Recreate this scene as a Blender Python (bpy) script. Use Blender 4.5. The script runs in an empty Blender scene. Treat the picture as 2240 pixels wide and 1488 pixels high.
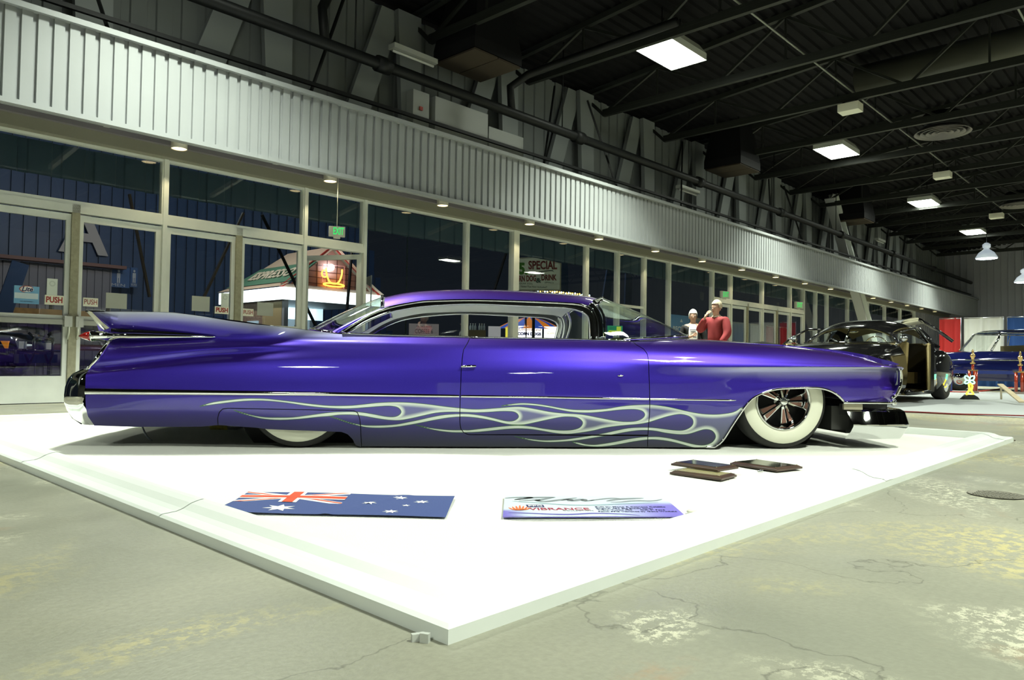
import bpy, bmesh, math, random
import numpy as np
from mathutils import Vector, Matrix
from mathutils.geometry import delaunay_2d_cdt
random.seed(7)
sc = bpy.context.scene
COL = sc.collection
PI = math.pi
R = math.radians

# ------------------------------------------------------------------ camera
FPX = 1620.15; PIT = R(1.5422); ROLL = R(.91275); CAMH = 0.613
AZ = R(43.2966)
cp, sp, cr, sr = math.cos(PIT), math.sin(PIT), math.cos(ROLL), math.sin(ROLL)
r0 = Vector((1, 0, 0)); d0 = Vector((0, sp, -cp)); f0 = Vector((0, cp, sp))
rt = cr * r0 - sr * d0; dn = sr * r0 + cr * d0
cam_d = bpy.data.cameras.new('camera'); cam = bpy.data.objects.new('camera', cam_d); COL.objects.link(cam)
cam_d.sensor_fit = 'HORIZONTAL'; cam_d.sensor_width = 36; cam_d.lens = 36 * FPX / 2240
cam_d.clip_start = 0.05; cam_d.clip_end = 300
M = Matrix((rt, -dn, -f0)).transposed().to_4x4(); M.translation = (0, 0, CAMH)
cam.matrix_world = M
sc.camera = cam
sc.view_settings.view_transform = 'Standard'; sc.view_settings.look = 'None'
sc.view_settings.gamma = 1; sc.view_settings.use_curve_mapping = False
sc.view_settings.exposure = 0.0
sc.cycles.max_bounces = 8; sc.cycles.diffuse_bounces = 3; sc.cycles.glossy_bounces = 4; sc.cycles.transparent_max_bounces = 16
# night outside
w = bpy.data.worlds.new('night'); sc.world = w; w.use_nodes = True
w.node_tree.nodes['Background'].inputs[0].default_value = (.012, .016, .022, 1)
w.node_tree.nodes['Background'].inputs[1].default_value = 0.6

# building frame: s along the glass front, t away from the hall, z up
DB = Vector((math.sin(AZ), math.cos(AZ), 0)); NB = Vector((-math.cos(AZ), math.sin(AZ), 0))
BROT = PI / 2 - AZ
MBLD = Matrix.Rotation(BROT, 4, 'Z')
def W(s, t, z=0): return DB * s + NB * t + Vector((0, 0, z))
# a point of the photograph on a plane of the place
def ray(x, y):
    u = (x - 1120) / FPX; v = (y - 744) / FPX
    u, v = cr * u + sr * v, -sr * u + cr * v
    return r0 * u + d0 * v + f0
def on_z(x, y, z):
    r = ray(x, y); return Vector((0, 0, CAMH)) + r * ((z - CAMH) / r.z)
def on_t(x, y, t):
    r = ray(x, y); k = t / r.dot(NB); p = Vector((0, 0, CAMH)) + r * k
    return p.dot(DB), p.z
def on_depth(x, y, Y):
    r = ray(x, y); return Vector((0, 0, CAMH)) + r * (Y / r.y)

# ------------------------------------------------------------------ lamps of the hall
LAMP_COL = (0.93, 1.0, 0.86)
LAMPS = [(s, t) for t in (6.9, -1.6, -10.1) for s in (-4.7, 3.3, 11.3, 19.3, 27.3, 34.3)]
LAMP_POWER = 430
for i, (s, t) in enumerate(LAMPS):
    L = bpy.data.lights.new('bay_light', 'AREA'); L.shape = 'RECTANGLE'; L.size = 1.0; L.size_y = .55
    L.energy = LAMP_POWER * (.92 if t > 0 else 1.12); L.color = LAMP_COL; L.spread = R(104) if t > 0 else R(132)
    lo = bpy.data.objects.new('bay_light', L); COL.objects.link(lo)
    lo.location = W(s, t, 5.98); lo.rotation_euler = (0, 0, BROT)

# ------------------------------------------------------------------ materials
MATS = {}
def mat(name, col=(.5, .5, .5), rough=.5, metal=0, emit=None, es=1, spec=.5, noise=None, bump=None, coat=0, trans=0, alpha=1):
    """noise=(scale, amount) mottles the colour, bump=(scale, strength)"""
    if name in MATS: return MATS[name]
    m = bpy.data.materials.new(name); m.use_nodes = True; nt = m.node_tree; b = nt.nodes['Principled BSDF']
    b.inputs['Base Color'].default_value = (*col, 1); b.inputs['Roughness'].default_value = rough
    b.inputs['Metallic'].default_value = metal; b.inputs['Specular IOR Level'].default_value = spec
    b.inputs['Coat Weight'].default_value = coat; b.inputs['Coat Roughness'].default_value = .02
    b.inputs['Transmission Weight'].default_value = trans; b.inputs['Alpha'].default_value = alpha
    if emit: b.inputs['Emission Color'].default_value = (*emit, 1); b.inputs['Emission Strength'].default_value = es
    if noise or bump: tc = nt.nodes.new('ShaderNodeTexCoord')
    if noise:
        n = nt.nodes.new('ShaderNodeTexNoise'); n.inputs['Scale'].default_value = noise[0]; n.inputs['Detail'].default_value = 6
        nt.links.new(tc.outputs['Object'], n.inputs['Vector'])
        mr = nt.nodes.new('ShaderNodeMapRange'); mr.inputs[1].default_value = .3; mr.inputs[2].default_value = .7
        mr.inputs[3].default_value = 1 - noise[1]; mr.inputs[4].default_value = 1 + noise[1]
        nt.links.new(n.outputs[0], mr.inputs[0])
        vm = nt.nodes.new('ShaderNodeVectorMath'); vm.operation = 'SCALE'; vm.inputs[0].default_value = col
        nt.links.new(mr.outputs[0], vm.inputs[3]); nt.links.new(vm.outputs[0], b.inputs['Base Color'])
    if bump:
        n2 = nt.nodes.new('ShaderNodeTexNoise'); n2.inputs['Scale'].default_value = bump[0]; n2.inputs['Detail'].default_value = 4
        nt.links.new(tc.outputs['Object'], n2.inputs['Vector'])
        bp = nt.nodes.new('ShaderNodeBump'); bp.inputs['Strength'].default_value = bump[1]; bp.inputs['Distance'].default_value = .01
        nt.links.new(n2.outputs[0], bp.inputs['Height']); nt.links.new(bp.outputs[0], b.inputs['Normal'])
    MATS[name] = m; return m
def glass_mat(name, tint=(.9, .95, .93), refl=1.0, dark=0.0):
    """thin pane: straight-through view plus mirror reflection at grazing angles"""
    if name in MATS: return MATS[name]
    m = bpy.data.materials.new(name); m.use_nodes = True; nt = m.node_tree; nt.nodes.clear()
    o = nt.nodes.new('ShaderNodeOutputMaterial'); mix = nt.nodes.new('ShaderNodeMixShader')
    t = nt.nodes.new('ShaderNodeBsdfTransparent'); t.inputs[0].default_value = (*tint, 1)
    g = nt.nodes.new('ShaderNodeBsdfGlossy'); g.inputs['Roughness'].default_value = 0; g.inputs[0].default_value = (refl, refl, refl, 1)
    lw = nt.nodes.new('ShaderNodeLayerWeight'); pw = nt.nodes.new('ShaderNodeMath'); pw.operation = 'POWER'; pw.inputs[1].default_value = 4.5
    ma = nt.nodes.new('ShaderNodeMath'); ma.operation = 'MULTIPLY_ADD'; ma.inputs[1].default_value = .9; ma.inputs[2].default_value = .075
    nt.links.new(lw.outputs['Facing'], pw.inputs[0]); nt.links.new(pw.outputs[0], ma.inputs[0])
    nt.links.new(ma.outputs[0], mix.inputs[0]); nt.links.new(t.outputs[0], mix.inputs[1]); nt.links.new(g.outputs[0], mix.inputs[2])
    nt.links.new(mix.outputs[0], o.inputs[0]); MATS[name] = m; return m

def nodes_of(m): return m.node_tree, m.node_tree.nodes['Principled BSDF']

# ------------------------------------------------------------------ mesh builder
class MB:
    def __init__(s): s.v = []; s.f = []; s.mi = []; s.m = 0; s.sm = []
    def add(s, vs, fs, smooth=False):
        n = len(s.v); s.v += [tuple(p) for p in vs]
        for f in fs: s.f.append([n + i for i in f]); s.mi.append(s.m); s.sm.append(smooth)
        return s
    def box(s, x0, x1, y0, y1, z0, z1, M=None):
        vs = [Vector((x, y, z)) for x in (x0, x1) for y in (y0, y1) for z in (z0, z1)]
        if M is not None: vs = [M @ v for v in vs]
        return s.add(vs, [(0, 1, 3, 2), (4, 6, 7, 5), (0, 4, 5, 1), (2, 3, 7, 6), (0, 2, 6, 4), (1, 5, 7, 3)])
    def bar(s, a, b, w, h=None, up=(0, 0, 1)):
        """rectangular bar from a to b"""
        h = h or w; a = Vector(a); b = Vector(b); d = (b - a).normalized(); u = Vector(up)
        if abs(d.dot(u)) > .98: u = Vector((1, 0, 0))
        x = d.cross(u).normalized(); y = x.cross(d).normalized()
        vs = [p + x * (i * w / 2) + y * (j * h / 2) for p in (a, b) for i, j in ((-1, -1), (1, -1), (1, 1), (-1, 1))]
        return s.add(vs, [(3, 2, 1, 0), (4, 5, 6, 7), (0, 1, 5, 4), (1, 2, 6, 5), (2, 3, 7, 6), (3, 0, 4, 7)])
    def tube(s, pts, r, n=8, closed=False, caps=True):
        pts = [Vector(p) for p in pts]; N = len(pts); rs = r if hasattr(r, '__len__') else [r] * N
        rings = []; prev = None
        for i, p in enumerate(pts):
            a = pts[i - 1] if (i > 0 or closed) else p; b = pts[(i + 1) % N] if (i < N - 1 or closed) else p
            d = (b - a).normalized() if (b - a).length > 1e-9 else Vector((0, 0, 1))
            if prev is None:
                u = Vector((0, 0, 1)) if abs(d.z) < .9 else Vector((1, 0, 0)); x = d.cross(u).normalized()
            else:
                x = (prev - d * prev.dot(d)).normalized()
            prev = x; y = d.cross(x)
            rings.append([p + x * (rs[i] * math.cos(2 * PI * k / n)) + y * (rs[i] * math.sin(2 * PI * k / n)) for k in range(n)])
        fs = []
        for i in range(N if closed else N - 1):
            j = (i + 1) % N
            for k in range(n): fs.append((i * n + k, i * n + (k + 1) % n, j * n + (k + 1) % n, j * n + k))
        if caps and not closed: fs += [tuple(range(n))[::-1], tuple((N - 1) * n + k for k in range(n))]
        return s.add([v for g in rings for v in g], fs, True)
    def cyl(s, a, b, r, r2=None, n=16): return s.tube([a, b], [r, r if r2 is None else r2], n)
    def lathe(s, prof, M=None, n=32, caps=False):
        """prof: (r, z) pairs, turned about z"""
        vs = []; fs = []
        for r, z in prof:
            for k in range(n):
                a = 2 * PI * k / n; vs.append(Vector((r * math.cos(a), r * math.sin(a), z)))
        if M is not None: vs = [M @ v for v in vs]
        m = len(prof)
        for i in range(m - 1):
            for k in range(n): fs.append((i * n + k, i * n + (k + 1) % n, (i + 1) * n + (k + 1) % n, (i + 1) * n + k))
        if caps: fs += [tuple(range(n))[::-1], tuple((m - 1) * n + k for k in range(n))]
        return s.add(vs, fs, True)
    def prism(s, poly, d0, d1, f=lambda a, b, d: (a, d, b)):
        n = len(poly); vs = [f(a, b, d0) for a, b in poly] + [f(a, b, d1) for a, b in poly]
        fs = [tuple(range(n)), tuple(range(n, 2 * n))[::-1]] + [(i, n + i, n + (i + 1) % n, (i + 1) % n) for i in range(n)]
        return s.add(vs, fs)
    def grid(s, P, smooth=True, closed_u=False):
        """P[i][j] points"""
        a = len(P); b = len(P[0]); fs = []
        for i in range(a if closed_u else a - 1):
            for j in range(b - 1):
                k = (i + 1) % a; fs.append((i * b + j, k * b + j, k * b + j + 1, i * b + j + 1))
        return s.add([p for r in P for p in r], fs, smooth)
    def ell(s, c, r, n=16, m=10, M=None):
        P = []
        for i in range(n):
            a = 2 * PI * i / n; row = []
            for j in range(m + 1):
                e = -PI / 2 + PI * j / m; v = Vector((r[0] * math.cos(e) * math.cos(a), r[1] * math.cos(e) * math.sin(a), r[2] * math.sin(e)))
                if M is not None: v = M @ v
                row.append(v + Vector(c))
            P.append(row)
        return s.grid(P, True, True)
    def build(s, name, mats, parent=None, mw=None, sharp=None):
        me = bpy.data.meshes.new(name); me.from_pydata(s.v, [], s.f)
        if not isinstance(mats, (list, tuple)): mats = [mats]
        for m in mats: me.materials.append(m)
        me.polygons.foreach_set('material_index', s.mi); me.polygons.foreach_set('use_smooth', s.sm)
        bm = bmesh.new(); bm.from_mesh(me); bmesh.ops.remove_doubles(bm, verts=bm.verts, dist=1e-5)
        bmesh.ops.recalc_face_normals(bm, faces=bm.faces); bm.to_mesh(me); bm.free()
        if sharp is not None: me.set_sharp_from_angle(angle=R(sharp))
        me.update()
        o = bpy.data.objects.new(name, me); COL.objects.link(o)
        if parent is not None: o.parent = parent
        if mw is not None: o.matrix_world = mw
        return o
def props(o, label=None, cat=None, group=None, kind=None):
    if label: o['label'] = label
    if cat: o['category'] = cat
    if group: o['group'] = group
    if kind: o['kind'] = kind
    return o
def thing(name, label, cat, loc=(0, 0, 0), rz=0, group=None):
    o = bpy.data.objects.new(name, None); COL.objects.link(o); o.empty_display_size = .1
    o.location = loc; o.rotation_euler = (0, 0, rz); return props(o, label, cat, group)
def copy_tree(o, parent=None):
    c = o.copy(); COL.objects.link(c); c.parent = parent
    if parent is not None: c.matrix_parent_inverse = o.matrix_parent_inverse.copy()
    for ch in o.children: copy_tree(ch, c)
    return c
def struct(name, mb, m, label=None, parent=None, mw=MBLD, sharp=None):
    o = mb.build(name, m, parent, mw if parent is None else None, sharp)
    if parent is None: props(o, label, None, None, 'structure')
    return o
def text(body, size, m, parent=None, loc=(0, 0, 0), rot=(PI / 2, 0, 0), name='lettering', depth=.002, bold=0, xs=1, shear=0, align='CENTER', label=None):
    cu = bpy.data.curves.new(name, 'FONT'); cu.body = body; cu.size = size; cu.extrude = depth; cu.offset = bold
    cu.align_x = align; cu.align_y = 'CENTER'; cu.shear = shear; cu.resolution_u = 3; cu.space_line = .95
    t = bpy.data.objects.new(name, cu); COL.objects.link(t)
    dg = bpy.context.evaluated_depsgraph_get(); me = bpy.data.meshes.new_from_object(t.evaluated_get(dg))
    bpy.data.objects.remove(t); me.materials.clear(); me.materials.append(m)
    o = bpy.data.objects.new(name, me); COL.objects.link(o); o.parent = parent
    o.location = loc; o.rotation_euler = rot; o.scale = (xs, 1, 1)
    if label: o['label'] = label
    return o
ORD = ['nearest', 'second nearest', 'third nearest', 'fourth nearest', 'fifth nearest', 'sixth nearest', 'seventh nearest', 'eighth nearest',
       'ninth nearest', 'tenth nearest', 'eleventh nearest', 'twelfth nearest', 'thirteenth nearest', 'fourteenth nearest', 'fifteenth nearest', 'sixteenth nearest', 'seventeenth nearest', 'eighteenth nearest', 'nineteenth nearest', 'twentieth nearest']
# ================================================================== materials of the place
def concrete():
    m = mat('concrete', (.4, .4, .3), .4); nt, b = nodes_of(m); N = nt.nodes; Lk = nt.links.new
    tc = N.new('ShaderNodeTexCoord')
    def noise(sc_, det=6, dist=0, rough=.55):
        n = N.new('ShaderNodeTexNoise'); n.inputs['Scale'].default_value = sc_; n.inputs['Detail'].default_value = det
        n.inputs['Distortion'].default_value = dist; n.inputs['Roughness'].default_value = rough
        Lk(tc.outputs['Object'], n.inputs['Vector']); return n.outputs[0]
    def ramp(src, a, b_, c0, c1):
        r = N.new('ShaderNodeMapRange'); r.inputs[1].default_value = a; r.inputs[2].default_value = b_
        r.inputs[3].default_value = c0; r.inputs[4].default_value = c1; Lk(src, r.inputs[0]); return r.outputs[0]
    def mixc(fac, a, bcol, k=1):
        x = N.new('ShaderNodeMix'); x.data_type = 'RGBA'
        if hasattr(fac, 'links'): Lk(fac, x.inputs[0])
        if isinstance(a, tuple): x.inputs[6].default_value = (*a, 1)
        else: Lk(a, x.inputs[6])
        if isinstance(bcol, tuple): x.inputs[7].default_value = (*bcol, 1)
        else: Lk(bcol, x.inputs[7])
        return x.outputs[2]
    c = mixc(ramp(noise(.5, 5, .4), .35, .65, 0, 1), (.22, .225, .175), (.36, .35, .265))
    c = mixc(ramp(noise(60, 3), .3, .7, 0, .35), c, (.16, .16, .12))
    # worn yellow and rust patches, flaked pale paint
    mul = N.new('ShaderNodeMath'); mul.operation = 'MULTIPLY'
    Lk(ramp(noise(.55, 3, .8), .50, .60, 0, 1), mul.inputs[0]); Lk(ramp(noise(22, 6, 0, .75), .48, .56, 0, .8), mul.inputs[1])
    c = mixc(mul.outputs[0], c, (.50, .44, .20))
    mul2 = N.new('ShaderNodeMath'); mul2.operation = 'MULTIPLY'
    Lk(ramp(noise(.9, 3, .5), .58, .66, 0, 1), mul2.inputs[0]); Lk(ramp(noise(9, 6, 0, .7), .45, .6, 0, .5), mul2.inputs[1])
    c = mixc(mul2.outputs[0], c, (.38, .20, .09))
    mul3 = N.new('ShaderNodeMath'); mul3.operation = 'MULTIPLY'
    Lk(ramp(noise(.8, 2, 1.2), .52, .60, 0, 1), mul3.inputs[0]); Lk(ramp(noise(30, 6, 0, .8), .5, .56, 0, .75), mul3.inputs[1])
    c = mixc(mul3.outputs[0], c, (.62, .61, .46))
    # cracks
    vo = N.new('ShaderNodeTexVoronoi'); vo.feature = 'DISTANCE_TO_EDGE'; vo.inputs['Scale'].default_value = .42
    dn_ = N.new('ShaderNodeTexNoise'); dn_.inputs['Scale'].default_value = 2.5; dn_.inputs['Detail'].default_value = 8
    Lk(tc.outputs['Object'], dn_.inputs['Vector'])
    va = N.new('ShaderNodeVectorMath'); va.operation = 'SCALE'; va.inputs[3].default_value = .5; Lk(dn_.outputs[1], va.inputs[0])
    vb = N.new('ShaderNodeVectorMath'); Lk(tc.outputs['Object'], vb.inputs[0]); Lk(va.outputs[0], vb.inputs[1]); Lk(vb.outputs[0], vo.inputs['Vector'])
    c = mixc(ramp(vo.outputs[0], .0, .0018, .6, 0), c, (.08, .08, .06))
    Lk(c, b.inputs['Base Color'])
    Lk(ramp(noise(1.6, 5), .3, .7, .27, .52), b.inputs['Roughness'])
    bp = N.new('ShaderNodeBump'); bp.inputs['Strength'].default_value = .25; bp.inputs['Distance'].default_value = .004
    Lk(noise(80, 3), bp.inputs['Height']); Lk(bp.outputs[0], b.inputs['Normal'])
    return m
M_CONC = concrete()
M_FASCIA = mat('painted_metal_siding', (.25, .265, .265), .45, 0, noise=(1.5, .04))
M_TRIMW = mat('painted_trim', (.62, .62, .55), .45)
M_ALU = mat('aluminium_frame', (.70, .73, .68), .35, .15, noise=(4, .05))
M_ALU2 = mat('weathered_door_post', (.27, .26, .18), .6, 0, noise=(25, .15))
M_HEAD = mat('tan_header', (.20, .195, .15), .5)
M_HEAD2 = mat('mauve_beam', (.16, .15, .165), .6)
M_UPB = mat('upper_board', (.25, .27, .27), .55, spec=.2)
M_UPW = mat('upper_siding', (.18, .195, .195), .6, spec=.2, noise=(2, .06))
M_DARK = mat('dark_steel', (.008, .009, .009), .5, spec=.2)
M_STEEL = mat('truss_steel', (.02, .022, .019), .5, .1, spec=.25)
M_DECK = mat('roof_deck', (.007, .007, .008), .8, spec=.12, noise=(3, .2))
M_BLUE = mat('blue_siding', (.03, .065, .15), .5, noise=(1.2, .08))
M_TEAL = mat('teal_siding', (.045, .085, .12), .5)
M_ENDW = mat('end_wall_siding', (.33, .34, .38), .55)
M_GLASS = glass_mat('window_glass', (.86, .9, .9))
M_ASPH = mat('asphalt', (.05, .05, .05), .8, noise=(20, .2))
M_WHITE = mat('white_plastic', (.85, .86, .82), .35)
M_BLACK = mat('black_plastic', (.015, .015, .015), .4)
M_CHROME = mat('chrome', (.68, .69, .69), .04, 1)
M_RUBBER = mat('rubber', (.018, .018, .017), .7, noise=(30, .2))

# ================================================================== room shell (building frame)
S0, S1, T0, T1 = -14.0, 44.3, -22.0, 10.2
struct('floor', MB().box(S0, S1, T0, T1 + .06, -.2, 0), M_CONC, 'worn olive grey concrete floor with yellow stains and cracks')
def corr(s0, s1, pitch, depth, rib, t, z0, z1, sgn=1, f=None):
    """ribbed sheet as an extruded profile along s; f maps (s, off, z)"""
    m = MB(); prof = []; x = s0; e = pitch * .04
    while x < s1:
        a = min(x + rib, s1); b = min(x + pitch, s1)
        prof += [(x, 0), (a, 0), (min(a + e, s1), depth), (max(b - e, a), depth)]; x += pitch
    prof.append((s1, 0))
    f = f or (lambda s, o, z: (s, t + sgn * o, z))
    m.grid([[f(s, o, z0), f(s, o, z1)] for s, o in prof], False)
    return m
# fascia over the glass front
FT = 8.7; FZ0, FZ1 = 3.09, 4.14
fas = corr(S0, S1, .145, .028, .096, FT, FZ0 + .04, FZ1 - .04)
fas.box(S0, S1, FT - .045, FT + .03, FZ0, FZ0 + .05).box(S0, S1, FT - .05, FT + .03, FZ1 - .06, FZ1)
fas.box(S0, S1, FT + .04, FT + .06, FZ0, FZ1)
struct('trim_1', fas, M_FASCIA, 'long ribbed grey metal fascia over the glass front')
# soffit: mauve beam, tan header and brackets
struct('trim_2', MB().box(S0, S1, 9.93, 10.14, 3.36, 3.56), M_HEAD2, 'mauve grey beam above the window header')
struct('trim_3', MB().box(S0, S1, 10.0, 10.26, 3.22, 3.36), M_HEAD, 'tan header running over the glass front')
br = MB()
k = 0
x = 3.0
while x < 42:
    br.bar((x, FT + .05, FZ0 + .08), (x + .15, 9.95, 3.45), .06, .06); x += 2.27
struct('trim_4', br, M_TRIMW, 'pale soffit struts tying the fascia to the header')
struct('trim_5', MB().box(S0, S1, 8.76, 10.2, 3.62, 3.66), M_DARK, 'dark soffit deck above the lamps')
# upper wall
uw = corr(S0, S1, .33, .03, .2, 10.2, 3.5, 6.6, 1)
struct('wall_left', uw, M_UPW, 'ribbed grey upper wall between fascia and roof')
# end wall, right wall, wall behind the camera
ew = corr(T0, T1 + 3, .30, .03, .27, 0, 0, 9.2, 1, lambda s, o, z: (S1 - o, s, z))
struct('wall_far', ew, mat('end_siding', (.33, .34, .38), .55, noise=(.8, .05)), 'grey ribbed end wall behind the drapes')
struct('wall_right', MB().box(S0, S1, T0 - .1, T0, 0, 9.2), mat('far_wall', (.10, .10, .11), .6), 'dark long wall opposite the glass front')
struct('wall_back', MB().box(S0 - .1, S0, T0, T1, 0, 9.2), mat('back_wall', (.12, .12, .12), .6), 'dark wall behind the camera')
# ceiling deck: ribs run along s, rises to a ridge at t=-6
def deckz(t): return 6.62 + .085 * (10.2 - t) if t > -6 else 6.62 + .085 * 16.2 - .085 * (-6 - t)
prof = []; t = T0
while t < T1 + .1:
    prof += [(t, 0), (t + .10, 0), (t + .12, .05), (t + .20, .05)]; t += .22
dk = MB().grid([[(S0, t, deckz(t) + o), (S1, t, deckz(t) + o)] for t, o in prof], False)
struct('ceiling', dk, M_DECK, 'dark ribbed metal roof deck')

# ------------------------------------------------------------------ roof trusses
tr_spots = [.64 + 2.47 * i for i in range(-5, 17)]
t_l, t_r = 9.6, -20
def truss_mesh():
    parts = {}
    a = MB(); a.bar((0, t_l, 6.0), (0, t_r, 6.0), .09, .09); a.bar((-.035, t_l, 6.07), (-.035, t_r, 6.07), .03, .06)
    parts['bottom_chord'] = a
    b = MB()
    for p, q in ((10.1, -6), (-6, -20)): b.bar((0, p, deckz(p) - .08), (0, q, deckz(q) - .08), .1, .1)
    parts['top_chord'] = b
    c = MB(); t = t_l; up = True; st = 1.35
    while t - st > t_r:
        z0, z1 = 6.02, deckz(t - st / 2) - .1
        c.bar((0, t, 6.02), (0, t - st, deckz(t - st) - .1) , .05, .05) if up else c.bar((0, t, deckz(t) - .1), (0, t - st, 6.02), .05, .05)
        if up: c.bar((0, t - st, 6.02), (0, t - st, deckz(t - st) - .1), .035, .035)
        t -= st; up = not up
    c.bar((0, t_l, 6.0), (0, 10.12, 6.5), .06, .06)
    parts['web'] = c
    return parts
tp = truss_mesh()
tr0 = None
for i, s in enumerate(tr_spots):
    if tr0 is None:
        tr0 = thing('roof_truss', '', 'truss')
        for n, mb in tp.items(): mb.build(n, M_STEEL, tr0)
        o = tr0
    else: o = copy_tree(tr0)
    o.location = W(s, 0); o.rotation_euler = (0, 0, BROT)
    j = i - 7
    props(o, ('steel roof truss behind the photographer, ' + ORD[-j - 1] + ' to him' if j < 0 else ORD[min(j, 19)] + ' dark steel roof truss spanning the ceiling'), 'truss', 'roof trusses')
# purlins/conduits along the hall
for k_, (t, nm, lab) in enumerate([(5.2, 'conduit', 'thin pale conduit running along under the roof, left of the bay lights'), (2.1, 'conduit', 'thin conduit along under the roof, right of the bay lights')]):
    m = MB().tube([(S0 + .5, t, 6.12), (S1 - .5, t, 6.12)], .018, 6)
    props(m.build(nm, mat('conduit', (.22, .23, .2), .4, .5), None, MBLD), lab, 'conduit')
# large sprinkler main and the thin rail above the fascia
pm = MB().tube([(S0 + .3, 8.95, 4.98), (S1 - .3, 8.95, 4.98)], .085, 14)
x = 2
root = thing('sprinkler_main', 'large dark pipe running along above the ribbed fascia', 'pipe', (0, 0, 0), BROT)
pm.build('pipe', M_DARK, root)
for x in (6.6, 11.3, 16.0, 20.7, 25.5, 31, 37):
    MB().cyl((x - .12, 8.95, 4.98), (x + .12, 8.95, 4.98), .12, n=12).build('coupling', M_DARK, root)
    MB().cyl((x - .5, 8.95, 5.0), (x - .5, 8.95, 6.7), .012, n=6).build('hanger_rod', M_DARK, root)
for x in (7.9, 9.4):
    h = MB().tube([(x, 8.95, 5.0), (x, 9.0, 5.45), (x + .25, 8.8, 5.7), (x + .6, 8.2, 5.9), (x + .6, 6.0, 5.92)] if x > 8 else [(x - 2.3, 8.95, 5.0), (x - 2.2, 9.2, 5.6), (x - 1.9, 9.2, 6.3)], .07, 10)
    h.build('riser', M_DARK, root)
rail = MB().bar((S0 + .3, 8.95, 4.36), (S1 - .3, 8.95, 4.36), .05, .05)
props(rail.build('steel_rail', M_DARK, None, MBLD), 'thin dark rail just above the top edge of the fascia', 'rail')
# diagonal rods above the fascia
rods = []
for i in range(12):
    s = 2.9 + 2.47 * i
    m = MB().bar((s, 9.0, 4.1), (s + (.9 if i % 2 else -.5), 9.5, 6.1), .035)
    if i not in (2, 6, 9, 11): rods.append(m)
for i, m in enumerate(rods):
    props(m.build('brace_rod', M_DARK, None, MBLD), ORD[i] + ' dark diagonal rod between fascia and roof', 'rod', 'diagonal rods above the fascia')
# flat leaning boards on the upper wall
for i in range(15):
    s = 2.4 + 2.47 * i
    m = MB()
    m.prism([(s, 6.5), (s + .42, 6.5), (s - .5, 3.75), (s - .95, 3.75)], 10.02, 10.12)
    m.prism([(s + .25, 6.5), (s + .75, 6.5), (s + .80, 3.75), (s + .42, 3.75)], 9.9, 10.0)
    props(m.build('wall_brace', M_UPB, None, MBLD), ORD[i] + ' pale inverted V brace on the upper wall', 'brace', 'inverted V braces on the upper wall')
# leaning column
for (s, lab) in ((27.6, 'leaning pale grey steel column beside the glass front, behind the black coupe'),):
    c = thing('leaning_column', lab, 'column', W(0, 0), BROT)
    a = Vector((24.0, 9.0, 6.0)); b = Vector((31.2, 8.9, 0))
    a = Vector((s - 2.2, 9.25, 6.3)); b = Vector((s + 3.1, 9.25, 0.0))
    MB().bar(a, b, .38, .04, up=(0, 1, 0)).build('web_plate', mat('column_paint', (.36, .37, .37), .5), c)
    off = Vector((.19, 0, .1))
    MB().bar(a + off, b + off, .05, .30, up=(0, 1, 0)).build('flange', mat('column_flange', (.58, .62, .58), .4), c)
    MB().bar(a - off, b - off, .05, .30, up=(0, 1, 0)).build('flange', mat('column_paint', (.36, .37, .37), .5), c)
# electrical boxes on the upper wall
bx = thing('electrical_box', 'white electrical cabinets on the upper wall above the fascia', 'electrical box', W(8.35, 0), BROT)
MB().box(-.08, 1.2, 9.7, 9.98, 4.45, 5.15).box(1.25, 2.2, 9.72, 9.98, 4.4, 4.95).build('cabinet', mat('grey_cabinet', (.4, .42, .4), .5), bx)
MB().box(-.55, -.2, 9.72, 9.98, 4.5, 5.15).build('switch_box', mat('grey_cabinet', (.4, .42, .4), .5), bx)
MB().box(-.42, -.36, 9.69, 9.72, 4.82, 4.88).build('red_label', mat('red_tag', (.5, .05, .03), .5), bx)
# fluorescent strips up in the trusses
for i, (px, py, z) in enumerate([(905, 122, 5.75), (1505, 417, 5.0), (1925, 527, 5.3)]):
    s, zz = on_t(px, py, 9.4)
    f = thing('strip_light', ['unlit strip light near the electrical boxes above the fascia', 'unlit strip light above the middle of the fascia', 'unlit strip light far along above the fascia'][i], 'strip light', W(s, 9.4, zz), BROT)
    MB().box(-.45, .45, -.08, .08, -.02, .06).build('housing', mat('strip_housing', (.5, .52, .48), .5), f)
    MB().cyl((-.42, 0, -.05), (.42, 0, -.05), .02, n=8).build('tube', M_WHITE, f)
# duct hoods
for i, (s, t, z) in enumerate([(8.55, 8.95, 5.55), (17.6, 8.9, 5.55), (26.6, 8.9, 5.55)]):
    h = thing('duct_hood', ORD[i] + ' dark box hood hanging under the roof by the wall', 'duct', W(s, t, z), BROT, 'box hoods under the roof')
    m = MB(); b0 = [(-.55, -.5), (.55, -.5), (.55, .5), (-.55, .5)]; t0 = [(-.35, -.35), (.35, -.35), (.35, .35), (-.35, .35)]
    m.add([(x, y, .03) for x, y in b0] + [(x, y, .22) for x, y in b0] + [(x, y, 1.3) for x, y in t0], [(0, 1, 5, 4), (1, 2, 6, 5), (2, 3, 7, 6), (3, 0, 4, 7), (4, 5, 9, 8), (5, 6, 10, 9), (6, 7, 11, 10), (7, 4, 8, 11), (8, 9, 10, 11)])
    m.build('hood', mat('hood_dark', (.008, .008, .009), .6, spec=.15), h)
    MB().box(-.53, -.01, -.48, .48, 0, .03).box(.01, .53, -.48, .48, 0, .03).build('filter', mat('filter_brown', (.045, .035, .025), .8, spec=.2), h)
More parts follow.
